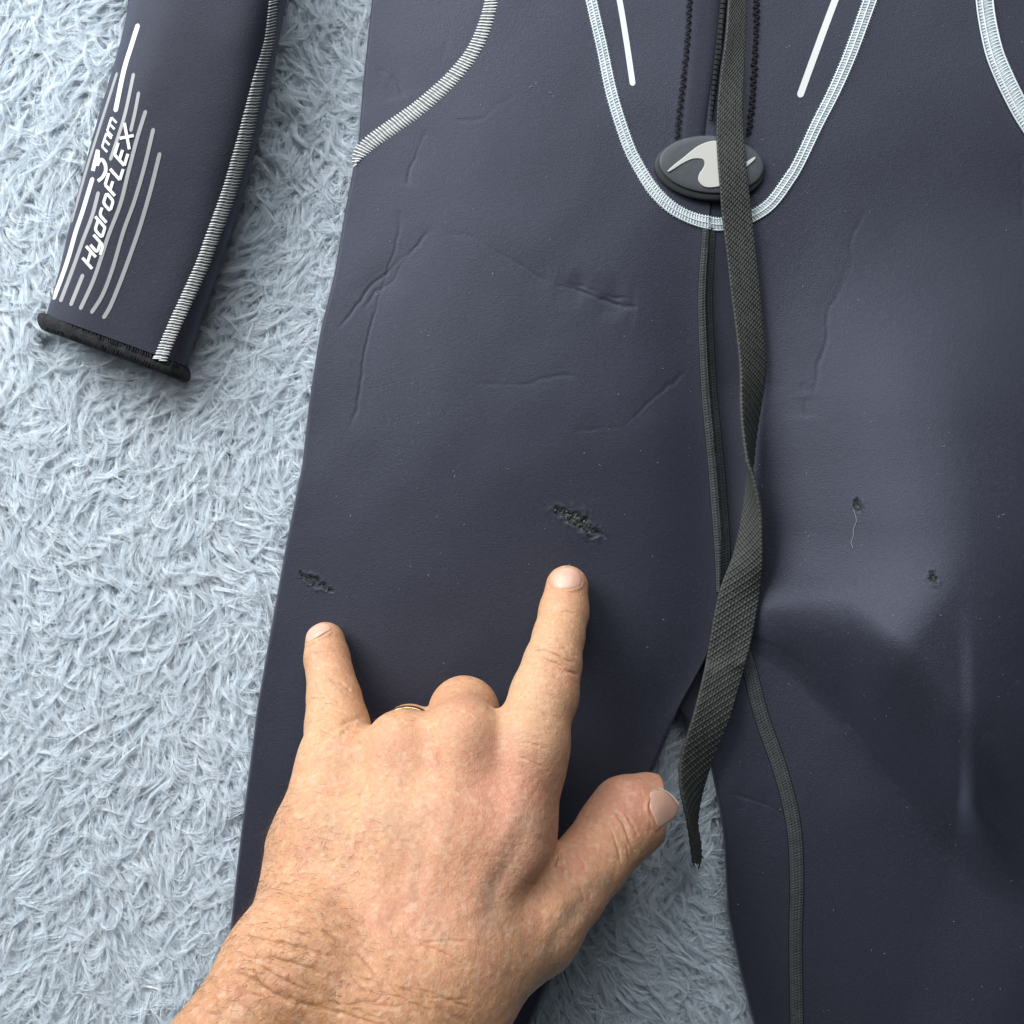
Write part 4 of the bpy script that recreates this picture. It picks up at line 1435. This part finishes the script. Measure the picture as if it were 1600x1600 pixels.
ts.l(addv.outputs[0], mp.inputs[0]); ts.l(mp.outputs[0], vo.inputs["Vector"])
vr = ts.ramp(vo.outputs["Distance"], [(0.0, (0, 0, 0)), (0.22, (1, 1, 1))])
bp = ts.bump(vr, 0.00016, 0.5)
bp = ts.bump(fn, 0.00035, 0.5, bp)
bp = ts.bump(wv, 0.0006, 0.35, bp)
M_skin = ts.set(Base_Color=skc, Roughness=0.47, Specular_IOR_Level=0.42, Subsurface_Weight=0.34, Subsurface_Radius=(0.0034, 0.0012, 0.0006), Subsurface_Scale=1.0, Normal=bp)
M_nail = simple("nail", (0.66, 0.39, 0.29), 0.42, 0.5, (900, 0.00008), 0.06, Subsurface_Weight=0.25, Subsurface_Radius=(0.002, 0.0008, 0.0005))
M_nail_edge = simple("nail_edge", (0.80, 0.70, 0.60), 0.4, 0.5)
M_hair = simple("body_hair", (0.060, 0.034, 0.020), 0.5, 0.4)

hand = mesh("hand", hvd / 1000, HF, M_skin)
attr_col(hand, "tone", colr)
tag(hand, "tanned left hand with index and little finger stretched out pointing at tears", "hand")


# nails follow the fingertip under them
def build_nail(pl, rise, free):
    p = cr(pl + pl[:1], 2.0)[:-1]
    cen = p.mean(0)
    rings = []
    ks = [1.0, 0.97, 0.88, 0.72, 0.54, 0.36, 0.18, 0.02]
    offs = [-0.35, 0.10, 0.28, 0.36, 0.42, 0.46, 0.48, 0.48]
    pts = np.vstack([cen + (p - cen) * k for k in ks])
    z = top_z(pts[:, 0], pts[:, 1])
    # smooth plate: fit a quadratic to the finger surface
    x = (pts[:, 0] - cen[0]) / 20; y = (pts[:, 1] - cen[1]) / 20
    Amat = np.stack([np.ones_like(x), x, y, x * x, x * y, y * y], -1)
    ok = np.abs(sample(W(pts[:, 0], pts[:, 1], z) * 1000)) < 0.15
    ok &= np.abs(z - np.median(z[ok])) < 7
    cf = np.linalg.lstsq(Amat[ok], z[ok], rcond=None)[0]
    zfit = Amat @ cf
    z = np.where(ok & (np.abs(z - zfit) < 1.5), z, zfit)
    zf = np.maximum(0.75 * (Amat @ cf) + 0.25 * z, z - 0.05)
    zo = zf + np.repeat(np.array(offs) * rise, len(p))
    V = W(pts[:, 0], pts[:, 1], zo)
    o = mesh("fingernail", V, grid_faces(len(ks), len(p), wrap=True), M_nail, hand)
    return o


for nm, rise in (('index', 0.9), ('pinky', 0.8), ('thumb', 1.25)):
    build_nail(NAILS[nm], rise, None)
# worn free edge of the thumb nail
e_ = cr([(1017, 1236), (1028, 1232), (1042, 1237), (1054, 1247), (1061, 1257)], 2.0)
ez = top_z(e_[:, 0], e_[:, 1])
ez = np.where(np.abs(sample(W(e_[:, 0], e_[:, 1], ez) * 1000)) < 0.15, ez, -50)
ke_ = ez > 0
ez = np.interp(np.arange(len(ez)), np.arange(len(ez))[ke_], ez[ke_])
o = bars("nail_edge", (W(e_[:, 0], e_[:, 1], ez + 0.25) * 1000)[None], 0.16, M_nail_edge, None, kind=None)
o.data.transform(__import__("mathutils").Matrix.Translation(suit.location)); o.parent = hand

# hairs on the outer side of the hand and the forearm
def build_hair():
    dens = (np.exp(-((hx - 455) / 95) ** 2) * sm((hy - 1190) / 120) + 0.55 * sm((hy - 1400) / 120) * sm((760 - hx) / 250) + 0.25 * np.exp(-((hx - 500) / 60) ** 2 - ((hy - 1110) / 50) ** 2)
            + 0.35 * np.exp(-((hx - 730) / 40) ** 2 - ((hy - 1075) / 22) ** 2) + 0.35 * np.exp(-((hx - 630) / 40) ** 2 - ((hy - 1110) / 18) ** 2) + 0.12 * sm((hy - 1200) / 100) * sm((700 - hx) / 200))
    dens *= (HN[:, 2] > -0.1) * (hy < 1640)
    ids = rng.choice(len(HV), 780, replace=False, p=dens / dens.sum())
    n = len(ids)
    b = hvd[ids]; nn = HN[ids]
    a = rng.normal(math.radians(215), 0.65, n)        # lie towards the outer side
    lay = np.stack([np.cos(a), np.sin(a) * 0.9, 0 * a], -1)
    lay -= nn * np.sum(lay * nn, 1, keepdims=True)
    lay /= np.linalg.norm(lay, axis=1, keepdims=True) + 1e-6
    l = rng.uniform(2.5, 7.5, n)
    side = np.cross(nn, lay)
    s = np.linspace(0, 1, 6)
    cv = rng.normal(0, 0.5, n)
    P = b[:, None] + lay[:, None] * (l[:, None] * s)[..., None] * 0.9 + nn[:, None] * (l[:, None] * (0.55 * s - 0.42 * s ** 2))[..., None] + side[:, None] * (l[:, None] * cv[:, None] * s ** 2)[..., None]
    R = np.repeat((0.036 * (1 - 0.7 * s))[None], n, 0)
    m2 = (HN[:, 0] < -0.55) * (np.abs(HN[:, 2]) < 0.5) * (hy > 1215) * (hy < 1500) * (hx < 520)
    i2 = rng.choice(np.where(m2)[0], 110)
    b2 = hvd[i2]; n2 = HN[i2]; k2_ = len(i2)
    l2 = rng.uniform(2.5, 6.5, k2_)
    d2 = n2 + rng.normal(0, 0.35, (k2_, 3)) + np.array([-0.1, -0.25, 0.25]); d2 /= np.linalg.norm(d2, axis=1, keepdims=True)
    c2 = rng.normal(0, 0.5, (k2_, 3))
    P2 = b2[:, None] + d2[:, None] * (l2[:, None] * s)[..., None] + c2[:, None] * (l2[:, None] * s ** 2)[..., None]
    P = np.vstack([P, P2]); R = np.vstack([R, np.repeat((0.036 * (1 - 0.7 * s))[None], k2_, 0)])
    hair("arm_hair", P / 1000, R / 1000, M_hair, hand, kind="stuff")


build_hair()

# gold ring on the folded ring finger
def build_ring():
    A = wm(*J['r_mcp'][:3]); B = wm(*J['r_pip'][:3])
    c = A + (B - A) * 0.66
    ax = (B - A) / np.linalg.norm(B - A)
    r0 = pr(54, 60) * 0.34 + pr(43, 38) * 0.66
    e1 = np.cross(ax, [1, 0, 0]); e1 /= np.linalg.norm(e1); e2 = np.cross(ax, e1)
    th = np.linspace(0, 2 * np.pi, 96, endpoint=False); ph = np.linspace(0, 2 * np.pi, 12, endpoint=False)
    P = []
    for t in th:
        d = e1 * math.cos(t) + e2 * math.sin(t)
        for q in ph:
            P.append(c + d * (r0 + 0.75 + 0.55 * math.cos(q)) + ax * 1.9 * math.sin(q))
    f = grid_faces(96, 12, wrap=True)
    last = 95 * 12; q = np.arange(12); q2 = (q + 1) % 12
    f = np.vstack([f, np.stack([last + q, q, q2, last + q2], -1)])
    o = mesh("ring", np.array(P) / 1000, f, M_gold)
    tag(o, "thin gold ring on the folded ring finger beside the middle knuckle", "ring")


build_ring()
